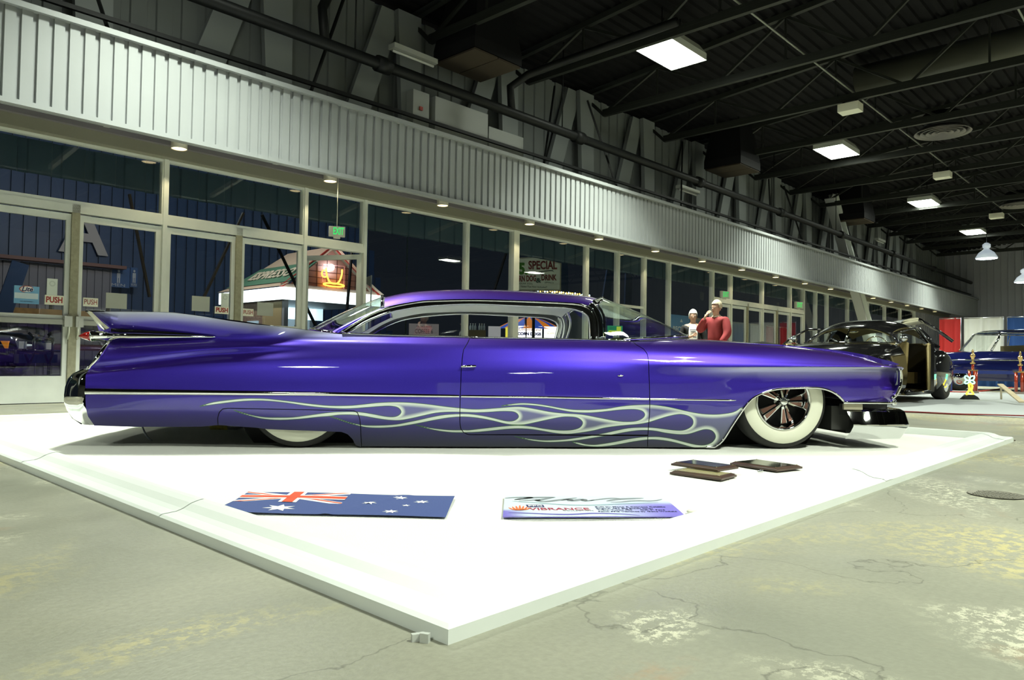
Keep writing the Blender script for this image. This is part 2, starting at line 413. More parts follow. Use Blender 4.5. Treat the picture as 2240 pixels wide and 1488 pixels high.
# speakers and diffusers on the ceiling
for i, (px, py) in enumerate([(1860, 236), (2062, 383), (2180, 472)]):
    p = on_z(px, py, 5.82)
    f = thing('speaker_box', ORD[i] + ' of the small cream boxes hanging under the trusses', 'speaker', p, BROT, 'cream boxes under the trusses')
    mat('cream_box', (.75, .74, .62), .5)
    MB().box(-.15, .15, -.2, .2, -.09, .07).build('cabinet', MATS['cream_box'], f)
    MB().box(-.02, .02, -.15, -.1, .07, .2).build('bracket', M_DARK, f); MB().box(-.02, .02, .1, .15, .07, .2).build('bracket', M_DARK, f)
for i, (px, py) in enumerate([(2062, 292), (2232, 450)]):
    p = on_z(px, py, 6.0)
    f = thing('air_diffuser', ['nearer round louvred air diffuser under the roof', 'farther round louvred air diffuser at the right edge'][i], 'air diffuser', p, 0, 'round air diffusers')
    mm = mat('diffuser', (.16, .15, .14), .4, .3)
    m = MB()
    for r in (.58, .46, .34, .22, .1): m.lathe([(r, 0), (r - .09, .09), (r - .085, .1), (r + .01, .01), (r, 0)], n=40)
    m.build('louvre_rings', mm, f)
    MB().cyl((0, 0, .05), (0, 0, .45), .4, n=24).build('duct_collar', M_DARK, f)
mdx = MB().tube([W(16.3, 5.4, 6.65), W(16.3, -8, 6.65)], .3, 16)
props(mdx.build('air_duct', mat('duct_metal', (.09, .09, .07), .4, .4)), 'dull galvanised air duct above the second and third bay lights', 'duct')

# ------------------------------------------------------------------ bay light fixtures
M_LENS = mat('lamp_lens', (1, 1, 1), .5, emit=LAMP_COL, es=28)
M_HOUS = mat('lamp_housing', (.5, .52, .48), .45)
fx0 = None
seen = 0
for i, (s, t) in enumerate(LAMPS):
    if fx0 is None:
        fx0 = thing('bay_fixture', '', 'ceiling light')
        m = MB(); b0 = [(-.62, -.36), (.62, -.36), (.62, .36), (-.62, .36)]; b1 = [(-.5, -.28), (.5, -.28), (.5, .28), (-.5, .28)]
        m.add([(x, y, 0) for x, y in b0] + [(x, y, .12) for x, y in b0] + [(x, y, .26) for x, y in b1],
              [(0, 1, 5, 4), (1, 2, 6, 5), (2, 3, 7, 6), (3, 0, 4, 7), (4, 5, 9, 8), (5, 6, 10, 9), (6, 7, 11, 10), (7, 4, 8, 11), (8, 9, 10, 11)])
        m.build('housing', M_HOUS, fx0)
        m = MB(); n = 8
        m.grid([[(-.6 + 1.2 * a / n, -.34 + .68 * b / n, -.05 * math.sin(PI * a / n) ** .5 * math.sin(PI * b / n) ** .5 if 0 < a < n and 0 < b < n else 0) for b in range(n + 1)] for a in range(n + 1)])
        m.build('lens', M_LENS, fx0)
        for x in (-.3, .3): MB().cyl((x, 0, .2), (x, 0, .75), .012, n=6).build('hanger', M_DARK, fx0)
        o = fx0
    else: o = copy_tree(fx0)
    o.location = W(s, t, 6.05); o.rotation_euler = (0, 0, BROT)
    if t == 6.9 and s > 5:
        lab = ORD[seen] + ' of the bright rectangular bay lights above the car'; seen += 1
    else: lab = {6.9: 'bay light of the row above the car, over the photographer', -1.6: 'bay light of the row right of the picture, ', -10.1: 'bay light of the farthest right row, '}[t] + (ORD[max(0, (0, 1, 2, 3, 4, 5)[[-4.7, 3.3, 11.3, 19.3, 27.3, 34.3].index(s)])] + ' along it' if t < 0 else ('' if s > 0 else ' and farther back'))
    props(o, lab, 'ceiling light', 'rectangular bay lights')
# bell-shaped high bay pendants far away
for i, (px, py, dist, lab) in enumerate([(2158, 566, 27, 'bell shaped hanging lamp in front of the end wall'), (2240, 618, 31, 'bell shaped hanging lamp cut by the right picture edge')]):
    p = on_depth(px, py, dist)
    f = thing('pendant_lamp', lab, 'hanging lamp', p, 0, 'bell shaped hanging lamps')
    MB().lathe([(.34, 0), (.36, .03), (.25, .22), (.12, .32), (.08, .36), (.13, .42), (.13, .52), (.05, .58)], n=24).build('shade', mat('bell_shade', (.8, .82, .85), .3, emit=(.7, .85, 1), es=.35), f)
    MB().lathe([(.001, .0), (.33, .0)], n=24).build('lens', mat('bell_lens', (1, 1, 1), .5, emit=(.8, .9, 1), es=30), f)
    MB().cyl((0, 0, .55), (0, 0, 6.3 - p.z), .01, n=6).build('cord', M_DARK, f)

# ------------------------------------------------------------------ can lights under the soffit
M_CAN = mat('can_metal', (.40, .38, .32), .4, .2)
M_CANL = mat('can_lens', (.9, .85, .6), .4, emit=(1, .82, .42), es=4.5)
can0 = None
for i in range(17):
    s = 3.95 + 2.265 * i
    if can0 is None:
        can0 = thing('can_light', '', 'soffit light')
        MB().lathe([(.095, 0), (.10, 0), (.10, .28), (.001, .28)], n=20).build('can', M_CAN, can0)
        MB().lathe([(.001, .015), (.085, .005), (.095, .01)], n=20).build('lens', M_CANL, can0)
        o = can0
    else: o = copy_tree(can0)
    o.location = W(s, 9.70, 3.275)
    props(o, ORD[i] + ' of the small cylindrical soffit lights along the glass front', 'soffit light', 'soffit lights')
    if i < 10:
        L = bpy.data.lights.new('can_spot', 'SPOT'); L.energy = 22; L.color = (1, .85, .5); L.spot_size = R(110); L.shadow_soft_size = .05
        lo = bpy.data.objects.new('can_spot', L); COL.objects.link(lo); lo.location = W(s, 9.70, 3.25)

# ------------------------------------------------------------------ glass front: windows and doors
TW = 10.2
wn = [0]; dnn = [0]
def window(s0, s1, z0, z1, lab, rails=()):
    wn[0] += 1
    f = MB(); w_ = .045
    f.box(s0, s0 + w_, TW - .05, TW + .05, z0, z1).box(s1 - w_, s1, TW - .05, TW + .05, z0, z1)
    f.box(s0 + w_, s1 - w_, TW - .05, TW + .05, z0, z0 + w_).box(s0 + w_, s1 - w_, TW - .05, TW + .05, z1 - .03, z1)
    for z in rails: f.box(s0 + w_, s1 - w_, TW - .04, TW + .04, z - .03, z + .03)
    o = bpy.data.objects.new('window_%d' % wn[0], None); COL.objects.link(o); o.matrix_world = MBLD; props(o, lab, None, None, 'structure')
    f.build('window_frame', M_ALU, o)
    g = MB().add([(s0 + w_, TW, z0 + w_), (s1 - w_, TW, z0 + w_), (s1 - w_, TW, z1 - .03), (s0 + w_, TW, z1 - .03)], [(0, 1, 2, 3)])
    g.build('window_glass', M_GLASS, o)
    return o
def door(s0, s1, hinge, lab, ang=0):
    """glazed door leaf with mid rail, kick panel and push bar; hinge at s0 or s1"""
    dnn[0] += 1
    o = bpy.data.objects.new('door_%d' % dnn[0], None); COL.objects.link(o)
    hs = s0 if hinge < 0 else s1; W_ = s1 - s0; g = 1 if hinge < 0 else -1
    o.matrix_world = MBLD @ Matrix.Translation((hs, TW, 0)) @ Matrix.Rotation(ang, 4, 'Z'); props(o, lab, None, None, 'structure')
    def X(a): return g * a
    def bx_(m, a, b, t0, t1, z0, z1): return m.box(min(X(a), X(b)), max(X(a), X(b)), t0, t1, z0, z1)
    f = MB(); st = .085
    bx_(f, .012, st + .012, -.025, .025, .01, 2.32); bx_(f, W_ - st - .012, W_ - .012, -.025, .025, .01, 2.32)
    bx_(f, st, W_ - st, -.024, .024, 2.24, 2.32); bx_(f, st, W_ - st, -.024, .024, .01, .33); bx_(f, st, W_ - st, -.024, .024, .97, 1.07)
    f.build('door_frame', M_ALU, o)
    for z0, z1 in ((.33, .97), (1.07, 2.24)):
        MB().add([(X(st), 0, z0), (X(W_ - st), 0, z0), (X(W_ - st), 0, z1), (X(st), 0, z1)], [(0, 1, 2, 3)]).build('door_glass', M_GLASS, o)
    p = MB(); bx_(p, st * .4, W_ - st * .4, -.075, -.035, .955, 1.015); p.build('push_bar', mat('push_bar', (.42, .43, .38), .35, .4), o)
    h = MB(); bx_(h, W_ - st - .02, W_ - .02, -.11, -.03, .93, 1.06); p2 = W_ - st * .6
    h.tube([(X(p2), -.05, 1.08), (X(p2), -.1, 1.0), (X(p2), -.1, .86), (X(p2), -.05, .78)], .012, 6)
    h.build('latch', mat('latch', (.62, .64, .58), .3, .5), o)
    return o
TZ = 2.40
def bay(s0, s1, full, lab): 
    window(s0, s1, TZ + .0, 3.22, 'transom pane ' + lab)
# main mullions and posts
mu = MB()
for s in (.75, 1.86, 3.97, 6.08, 7.19, 9.52, 10.85, 13.21, 14.41, 15.55, 16.7, 19.0, 20.09, 22.19, 24.3, 25.41, 26.51, 27.59, 29.71, 32.0, 34.2, 36.4, 38.6, -1.6, -3.9):
    wd = .16 if s == 10.85 else .055
    mu.box(s - wd / 2, s + wd / 2, TW - .07, TW + .07, 0, 3.22)
struct('trim_6', mu, M_ALU, 'pale metal mullions of the glass front')
pst = MB()
for s in (2.91, 5.02, 21.14, 23.25): pst.box(s - .045, s + .045, TW - .06, TW + .06, 0, 2.44)
struct('trim_7', pst, M_ALU2, 'weathered posts between the door pairs')
hd = MB()
for a, b in ((.75, 7.19), (19.0, 25.41)): hd.box(a, b, TW - .06, TW + .06, 2.34, 2.44)
struct('trim_8', hd, M_ALU, 'transom bars over the doors')
window(1.86, 3.97, 2.44, 3.22, 'transom pane over the leftmost pair of doors')
window(3.97, 6.08, 2.44, 3.22, 'transom pane over the pair of doors left of the hanging exit sign')
window(6.08, 7.19, 2.44, 3.22, 'narrow transom pane behind the hanging exit sign')
window(.75, 1.86, .05, 3.22, 'window cut by the left picture edge')
door(1.86, 2.91, -1, 'leftmost glazed door with the blue beer poster')
door(2.91, 3.97, 1, 'glazed door second from the left behind the rear fin')
door(3.97, 5.02, -1, 'glazed door third from the left, behind the fin top')
door(5.02, 6.08, 1, 'glazed door fourth from the left with the coffee kiosk behind it')
door(6.08, 7.19, 1, 'glazed door standing open towards the coffee kiosk', R(-62))
window(7.19, 9.52, .3, 3.22, 'wide window pane right of the open door')
window(9.52, 10.85, .3, 3.22, 'window pane left of the wide pier')
window(10.85, 13.21, .3, 3.22, 'window pane in front of the corn dog sign')
window(13.21, 14.41, .3, 3.22, 'window pane above the windshield', (1.95,))
window(14.41, 15.55, .3, 3.22, 'window pane right of the windshield top', (1.95,))
window(15.55, 16.7, .3, 3.22, 'window pane left of the woman in the black cardigan')
window(16.7, 19.0, .3, 3.22, 'window pane behind the two people')
window(19.0, 20.09, 2.44, 3.22, 'narrow transom pane behind the nearer far exit sign')
window(20.09, 22.19, 2.44, 3.22, 'transom pane over the first far pair of doors')
window(22.19, 24.3, 2.44, 3.22, 'transom pane over the second far pair of doors')
window(24.3, 25.41, 2.44, 3.22, 'narrow transom pane behind the farthest exit sign')
door(19.0, 20.09, -1, 'far glazed door right behind the man in red')
door(20.09, 21.14, -1, 'first leaf of the far door pairs'); door(21.14, 22.19, 1, 'second leaf of the far door pairs')
door(22.19, 23.25, -1, 'third leaf of the far door pairs'); door(23.25, 24.3, 1, 'fourth leaf of the far door pairs')
door(24.3, 25.41, -1, 'last far glazed door before the tall windows')
for i, (a, b) in enumerate(((25.41, 26.51), (26.51, 27.59), (27.59, 29.71), (29.71, 32.0), (32.0, 34.2), (34.2, 36.4), (36.4, 38.6))):
    window(a, b, .3, 3.22, ORD[i] + ' tall window pane beyond the far doors')
struct('trim_9', MB().box(7.2, 19.0, TW - .1, TW + .1, 0, .3).box(25.42, 38.6, TW - .1, TW + .1, 0, .3), M_TRIMW, 'low sill wall under the windows')
struct('wall_left_lower', corr(38.7, S1, .3, .03, .2, TW, 0, 3.3), M_ENDW, 'grey ribbed wall at the far end of the glass front')
# ================================================================== the purple custom car
CANG = R(6.439)
MCAR = Matrix.Translation((-1.389 - math.sin(CANG) * .93, 4.827 + math.cos(CANG) * .93, .02)) @ Matrix.Rotation(CANG, 4, 'Z')
MCI = MCAR.inverted()
def car_at(px, py, Y):
    """photo point on the car's vertical plane y = Y -> (x, z) in car space"""
    o = MCI @ Vector((0, 0, CAMH)); r = MCI.to_3x3() @ ray(px, py); k = (Y - o.y) / r.y; p = o + r * k
    return p.x, p.z
def pchip(x, y, xq):
    """monotone cubic through (x, y); y may be (n, m) for many curves"""
    x = np.asarray(x, float); y = np.asarray(y, float); xq = np.clip(np.asarray(xq, float), x[0], x[-1])
    h = np.diff(x); d = np.diff(y, axis=0) / (h[:, None] if y.ndim > 1 else h)
    m = np.zeros_like(y)
    w1 = (2 * h[1:] + h[:-1]); w2 = (h[1:] + 2 * h[:-1])
    if y.ndim > 1: w1 = w1[:, None]; w2 = w2[:, None]
    with np.errstate(divide='ignore', invalid='ignore'):
        mm = (w1 + w2) / (w1 / d[:-1] + w2 / d[1:])
    m[1:-1] = np.where(d[:-1] * d[1:] > 0, mm, 0); m[0] = d[0]; m[-1] = d[-1]
    i = np.clip(np.searchsorted(x, xq, side='right') - 1, 0, len(x) - 2)
    hh = h[i]; t = (xq - x[i]) / hh
    if y.ndim > 1: hh = hh[:, None]; t = t[:, None]
    return (y[i] * (1 + 2 * t) * (1 - t) ** 2 + m[i] * hh * t * (1 - t) ** 2 + y[i + 1] * t * t * (3 - 2 * t) + m[i + 1] * hh * t * t * (t - 1))
# cross sections of the body side: photo height of each row and its inset (cm) from the widest plane, top row first
ST = [
 (170, [(679,12),(698,15),(716,18),(727,21),(744,18),(795,8.2),(804,9.2),(822,4),(836,2.5),(848,1.5),(860,1.5),(893,2.5),(933,9),(985,20)]),
 (240, [(681,11),(699,14.5),(717,17.5),(728,20.5),(744,17),(788,7.7),(798,8.7),(816,3.5),(834,2),(848,1),(860,1),(893,2),(933,8),(985,18)]),
 (330, [(682,11.5),(700,14.5),(722,17),(731,19),(743,16),(777,7.7),(788,8.6),(807,3.2),(828,1.5),(846,.6),(860,.4),(893,1.8),(933,7.5),(985,17)]),
 (470, [(696,13),(712,14.2),(730,15.2),(737,15.4),(744,14.6),(764,9.2),(773,9.4),(795,3.3),(820,1.2),(845,.3),(861,0),(893,1.5),(933,6.5),(985,14)]),
 (700, [(725,17),(731,15.6),(738,13.8),(743,12.6),(748,10.9),(757,8.8),(767,7.0),(787,3.7),(812,1.4),(842,.1),(863,0),(895,1.2),(935,4.8),(985,11)]),
 (1010,[(738,18),(741,15.6),(745,13.4),(750,11.2),(755,9.3),(762,7.6),(772,6),(790,3.4),(812,1.4),(842,.2),(867,0),(897,1),(936,4),(985,9)]),
 (1300,[(745,18),(748,15.6),(752,13.2),(756,11.2),(761,9.3),(768,7.6),(777,6),(793,3.5),(814,1.4),(844,.2),(871,0),(900,1),(938,4),(985,9)]),
 (1500,[(746,21),(749,17.6),(753,14.2),(758,11.3),(764,8.7),(771,6.3),(782,3.9),(803,1.2),(818,1.5),(840,.7),(872,.2),(898,1),(936,4),(985,9)]),
 (1700,[(754,22),(757,17.5),(761,13.5),(766,10.3),(772,7.5),(780,4.8),(790,2.4),(803,.3),(816,1.8),(832,2.1),(850,1.4),(872,1.4),(900,3),(985,8)]),
 (1850,[(769,22),(772,17),(776,12.8),(780,9.6),(785,6.9),(790,4.5),(796,2.3),(803,.4),(814,3),(830,3.8),(848,3),(866,3.2),(884,6),(985,16)]),
 (1930,[(785,24),(787,19),(789,15),(791,12),(794,9),(797,6.2),(800,4),(803,2.5),(814,6),(830,7),(848,6),(866,6.2),(884,9),(985,18)]),
 (1985,[(800,30),(800.6,26),(801.2,23),(801.8,20),(802.4,17),(803,14.5),(803.6,12.5),(804.5,11),(816,14),(830,15),(848,14),(866,14.5),(884,17),(985,25)]),
]
SX = []; SZ = []; SI = []
for px, rows in ST:
    zs = [car_at(px, py, -1.0 + ins / 100) for py, ins in rows]
    SX.append(car_at(px, 850, -1.0)[0]); SZ.append([z[1] for z in zs]); SI.append([r[1] / 100 for r in rows])
SX = np.array(SX); SZ = np.array(SZ)[:, ::-1]; SI = np.array(SI)[:, ::-1]      # ascending z
def inset(X, Z):
    X = np.atleast_1d(np.asarray(X, float)); Z = np.atleast_1d(np.asarray(Z, float))
    zr = pchip(SX, SZ, X); ir = pchip(SX, SI, X)
    Zc = np.clip(Z, zr[:, 0], zr[:, -1]); n = zr.shape[1]
    h = np.maximum(np.diff(zr, axis=1), 1e-4); d = np.diff(ir, axis=1) / h
    m = np.zeros_like(ir); w1 = 2 * h[:, 1:] + h[:, :-1]; w2 = h[:, 1:] + 2 * h[:, :-1]
    with np.errstate(divide='ignore', invalid='ignore'): mm = (w1 + w2) / (w1 / d[:, :-1] + w2 / d[:, 1:])
    m[:, 1:-1] = np.where(d[:, :-1] * d[:, 1:] > 0, mm, 0); m[:, 0] = d[:, 0]; m[:, -1] = d[:, -1]
    i = np.clip((zr[:, 1:-1] <= Zc[:, None]).sum(1), 0, n - 2); k = np.arange(len(X))
    t = (Zc - zr[k, i]) / h[k, i]; hh = h[k, i]
    return ir[k, i] * (1 + 2 * t) * (1 - t) ** 2 + m[k, i] * hh * t * (1 - t) ** 2 + ir[k, i + 1] * t * t * (3 - 2 * t) + m[k, i + 1] * hh * t * t * (t - 1)
def sideY(X, Z): return -1.0 + inset(X, Z)
def sp_(px, py):
    """photo point on the body side -> (x, z)"""
    Y = -.97
    for _ in range(4):
        x, z = car_at(px, py, Y); Y = float(sideY(x, z)[0])
    return x, z
def S3(px, py, off=0.0):
    x, z = sp_(px, py); return Vector((x, float(sideY(x, z)[0]) - off, z))
def catmull(P, n=4, closed=False):
    P = [np.array(p, float) for p in P]; N = len(P); out = []
    for i in range(N if closed else N - 1):
        a = P[i - 1] if (i > 0 or closed) else P[i]; b = P[i]; c = P[(i + 1) % N]; d = P[(i + 2) % N] if (closed or i + 2 < N) else c
        for k in range(n):
            t = k / n; out.append(.5 * ((2 * b) + (-a + c) * t + (2 * a - 5 * b + 4 * c - d) * t * t + (-a + 3 * b - 3 * c + d) * t ** 3))
    if not closed: out.append(P[-1])
    return [tuple(p) for p in out]
# ---- flame artwork outline on the lower side (one closed line in the photograph)
FL = """440,888 467,880 507,874.7 534,872.3 560.5,872 587,873 627.5,877.4 681,884 721,887.7 760,887.7 787,885.7 827,881.4 860.6,880 894,880.8 934,884.4 974.5,889.7 1005,893
1033.5,895.5 1060,895 1094,892.5 1127,890 1147,891 1174,895.5 1201,900.8 1228,904 1261,906 1281,908.4 1320,916 1354,922 1380,922.7 1396.5,920 1407,914 1410.6,907 1406,900 1395,896.4 1380,895.5 1354,897 1327,900 1293,903 1254.5,902 1228,897.5 1201,892 1174,888 1147,886 1120.5,887 1096,888.8
1107,886 1127,883 1147,882 1174,884 1201,888 1228,893 1254,896.4 1281,897 1293,896.8 1327,894.5 1354,890 1380,887 1407,885.7 1427,886 1454,889 1481,894.5 1508,901 1534.5,905.5 1561,907 1580,906 1600,903 1611.5,898.6 1623,891.7 1650,890 1620,935 1590,970 1570,990
1556,983 1534.5,982 1514,978.5 1487.6,971 1461,965 1434,962 1414,962.4 1387,966 1360,971 1333.6,975.4 1307,977.6 1278.6,975.4 1261,971 1252,967 1268,969 1281,972 1300,973.2 1320,971 1347,966.5 1373.7,961 1400.5,957 1420.6,956 1441,956 1467.5,959.8 1494,966.5 1521,973 1541,974 1556,969 1564,960.4 1565,952.4 1560,944.4 1552,940.4 1541,939.7 1528,943 1514,947.7 1501,950.4 1481,950.4 1454,947 1434,943 1414,941.4 1394,942 1367,945.7 1340,951 1313.5,955.4 1280,961 1254,964.5 1214,967.4 1187.5,967 1161,963.8 1140.6,959 1124.5,954.4
1140.6,957.5 1161,960.7 1187.5,963.4 1214,963 1241,961 1268,957 1294.6,953 1320,948.4 1347,942.4 1374,937 1400.5,935.4 1427,935.8 1454,939 1481,942 1497,941 1510,935 1516,927 1515,917.6 1507.7,911 1494,906.9 1481,906.9 1461,911 1441,917 1420.6,923.6 1400.5,927.6 1374,930 1347,932.6 1320,936.6 1300,941.7 1268,947 1241,949.7 1214,947.7 1187.5,943 1161,939 1134,937.7 1107,939 1067,943.3 1040,945.7 1014.6,946.4 988,946 961,943 934,937.4 907.5,929
934,935 961,939 988,941 1014.6,941 1027,941 1053.6,938 1080,935 1107,932.3 1134,931 1161,933 1187.5,937.7 1214,941 1234,942 1254,940.4 1268,935.7 1274.5,927 1272,920 1262.5,914 1248,912 1228,912.5 1201,917.6 1174,923.6 1147,929 1127,929.6 1107,927.6 1080,921 1053.6,915.6 1027,912.5 1005,912 981,914 947.7,919.6 921,925 894,930 867,934 840.5,936 814,936 793.7,933.7 767,927 740,918 721,911
740,916 767,925 793.7,930 814,931 840.5,930.6 867,928.6 894,923.6 921,918 947.7,912 974.5,907.5 1005,905.8 1027,906 1053.6,909.5 1080,915 1100,920 1114,922 1126,920 1134,913.6 1133,907 1126,901.8 1114,900 1094,900 1067,901.8 1040,902.6 1013,901.8 981,901.5 954,903.5 927.6,909 901,915 874,919.6 847,918.7 820,914.6 793.7,910 767,907.5 740,908 720,910.6 694.5,912.5 654,917 614,919 580.6,917.3 554,912 527,904 511,897
527,902 554,909 580.6,913 607,913.6 641,913 681,908 714.5,903.5 740,901.5 773.6,901 793.7,902.6 820,907 840.5,911 858,912.5 870,910 877,903.5 876,897 868.7,891 854,888.4 834,888.8 800,891.5 773.6,893.5 747,894 708,892 667.7,887.5 627.5,881.4 587,877.4 554,876.7 520,878.7 480,883.4 440,888.8"""
FL = [tuple(float(v) for v in q.split(',')) for q in FL.split()]
FLX = np.array([sp_(*p) for p in catmull(FL, 3, True)])
def seg_dist(P, L, closed=True):
    A = L; B = np.roll(L, -1, 0)
    if not closed: A = A[:-1]; B = B[:-1]
    out = np.full(len(P), 9.); ins = np.zeros(len(P), bool)
    for a, b in zip(A, B):
        ab = b - a; l2 = (ab ** 2).sum() + 1e-12
        t = np.clip(((P - a) @ ab) / l2, 0, 1); d = np.hypot(*(P - a - t[:, None] * ab).T); out = np.minimum(out, d)
        c = ((a[1] > P[:, 1]) != (b[1] > P[:, 1]))
        if c.any():
            xi = a[0] + (P[:, 1] - a[1]) / (ab[1] if abs(ab[1]) > 1e-12 else 1e-12) * ab[0]; ins ^= c & (P[:, 0] < xi)
    return out, ins
def paint_values(X, Z):
    """flame line distance and silver fade as the artist sprayed them, body darker towards the bottom"""
    P = np.stack([X, Z], 1); d = np.full(len(X), -.2)
    k = Z < .36
    if k.any():
        dd, ii = seg_dist(P[k], FLX); d[k] = np.where(ii, dd, -dd)
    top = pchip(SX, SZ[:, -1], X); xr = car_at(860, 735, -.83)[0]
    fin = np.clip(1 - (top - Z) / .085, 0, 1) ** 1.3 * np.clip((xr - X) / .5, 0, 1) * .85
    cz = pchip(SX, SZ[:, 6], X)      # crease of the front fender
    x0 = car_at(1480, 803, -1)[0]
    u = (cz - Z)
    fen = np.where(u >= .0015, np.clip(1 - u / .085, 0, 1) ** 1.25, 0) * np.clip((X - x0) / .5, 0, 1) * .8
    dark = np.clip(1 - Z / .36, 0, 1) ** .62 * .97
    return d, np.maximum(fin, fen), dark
def car_paint():
    m = mat('candy_purple_paint', (.06, .03, .42), .42, .80, coat=1); nt, b = nodes_of(m); N = nt.nodes; Lk = nt.links.new
    b.inputs['Coat Roughness'].default_value = .012
    def attr(n): a = N.new('ShaderNodeAttribute'); a.attribute_name = n; return a.outputs['Fac']
    def mrange(src, a, b_, c, d):
        r = N.new('ShaderNodeMapRange'); r.interpolation_type = 'SMOOTHSTEP'
        for k, v in zip((1, 2, 3, 4), (a, b_, c, d)): r.inputs[k].default_value = v
        Lk(src, r.inputs[0]); return r.outputs[0]
    def mix(f, a, c):
        x = N.new('ShaderNodeMix'); x.data_type = 'RGBA'; Lk(f, x.inputs[0])
        for k, v in ((6, a), (7, c)):
            if isinstance(v, tuple): x.inputs[k].default_value = (*v, 1)
            else: Lk(v, x.inputs[k])
        return x.outputs[2]
    def mul(a, c):
        x = N.new('ShaderNodeMath'); x.operation = 'MULTIPLY'; Lk(a, x.inputs[0]); Lk(c, x.inputs[1]); return x.outputs[0]
    lw = N.new('ShaderNodeLayerWeight'); lw.inputs[0].default_value = .35
    c = mix(lw.outputs['Facing'], (.050, .028, .47), (.10, .012, .19))
    tc = N.new('ShaderNodeTexCoord'); n = N.new('ShaderNodeTexVoronoi'); n.inputs['Scale'].default_value = 900; Lk(tc.outputs['Object'], n.inputs['Vector'])
    sep = N.new('ShaderNodeSeparateColor'); Lk(n.outputs['Color'], sep.inputs[0])
    c = mix(mrange(sep.outputs[0], .95, 1, 0, .35), c, (.16, .14, .6))
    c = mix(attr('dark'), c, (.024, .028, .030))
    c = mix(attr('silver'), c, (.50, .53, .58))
    d = attr('lick')
    body = mrange(d, .006, .034, .85, .12); on = mrange(d, -.0005, .0015, 0, 1)
    c = mix(mul(on, body), c, (.72, .80, .70))
    g = mul(mrange(d, -.003, -.0005, 0, 1), mrange(d, .0008, .003, 1, 0))
    c = mix(g, c, (.03, .10, .035))
    Lk(c, b.inputs['Base Color'])
    return m
M_PAINT = car_paint()
M_UNDER = mat('underbody_black', (.012, .012, .012), .7)
CAR = thing('custom_car', 'long low purple car with tail fins and flame paint on the white carpet', 'car')
CAR.matrix_world = MCAR
def resample(poly, step):
    out = []
    n = len(poly)
    for i in range(n):
        a = np.array(poly[i]); b = np.array(poly[(i + 1) % n]); k = max(1, int(np.ceil(np.hypot(*(b - a)) / step)))
        out += [a + (b - a) * j / k for j in range(k)]
    return np.array(out)
def inset_poly(P, g):
    P = np.array(P); area = .5 * np.sum(P[:, 0] * np.roll(P[:, 1], -1) - np.roll(P[:, 0], -1) * P[:, 1]); s = 1 if area > 0 else -1
    e0 = P - np.roll(P, 1, 0); e1 = np.roll(P, -1, 0) - P
    n0 = np.stack([-e0[:, 1], e0[:, 0]], 1); n1 = np.stack([-e1[:, 1], e1[:, 0]], 1)
    n0 /= np.linalg.norm(n0, axis=1)[:, None] + 1e-9; n1 /= np.linalg.norm(n1, axis=1)[:, None] + 1e-9
    n = n0 + n1; n /= np.linalg.norm(n, axis=1)[:, None] + 1e-9; return P + s * g * n
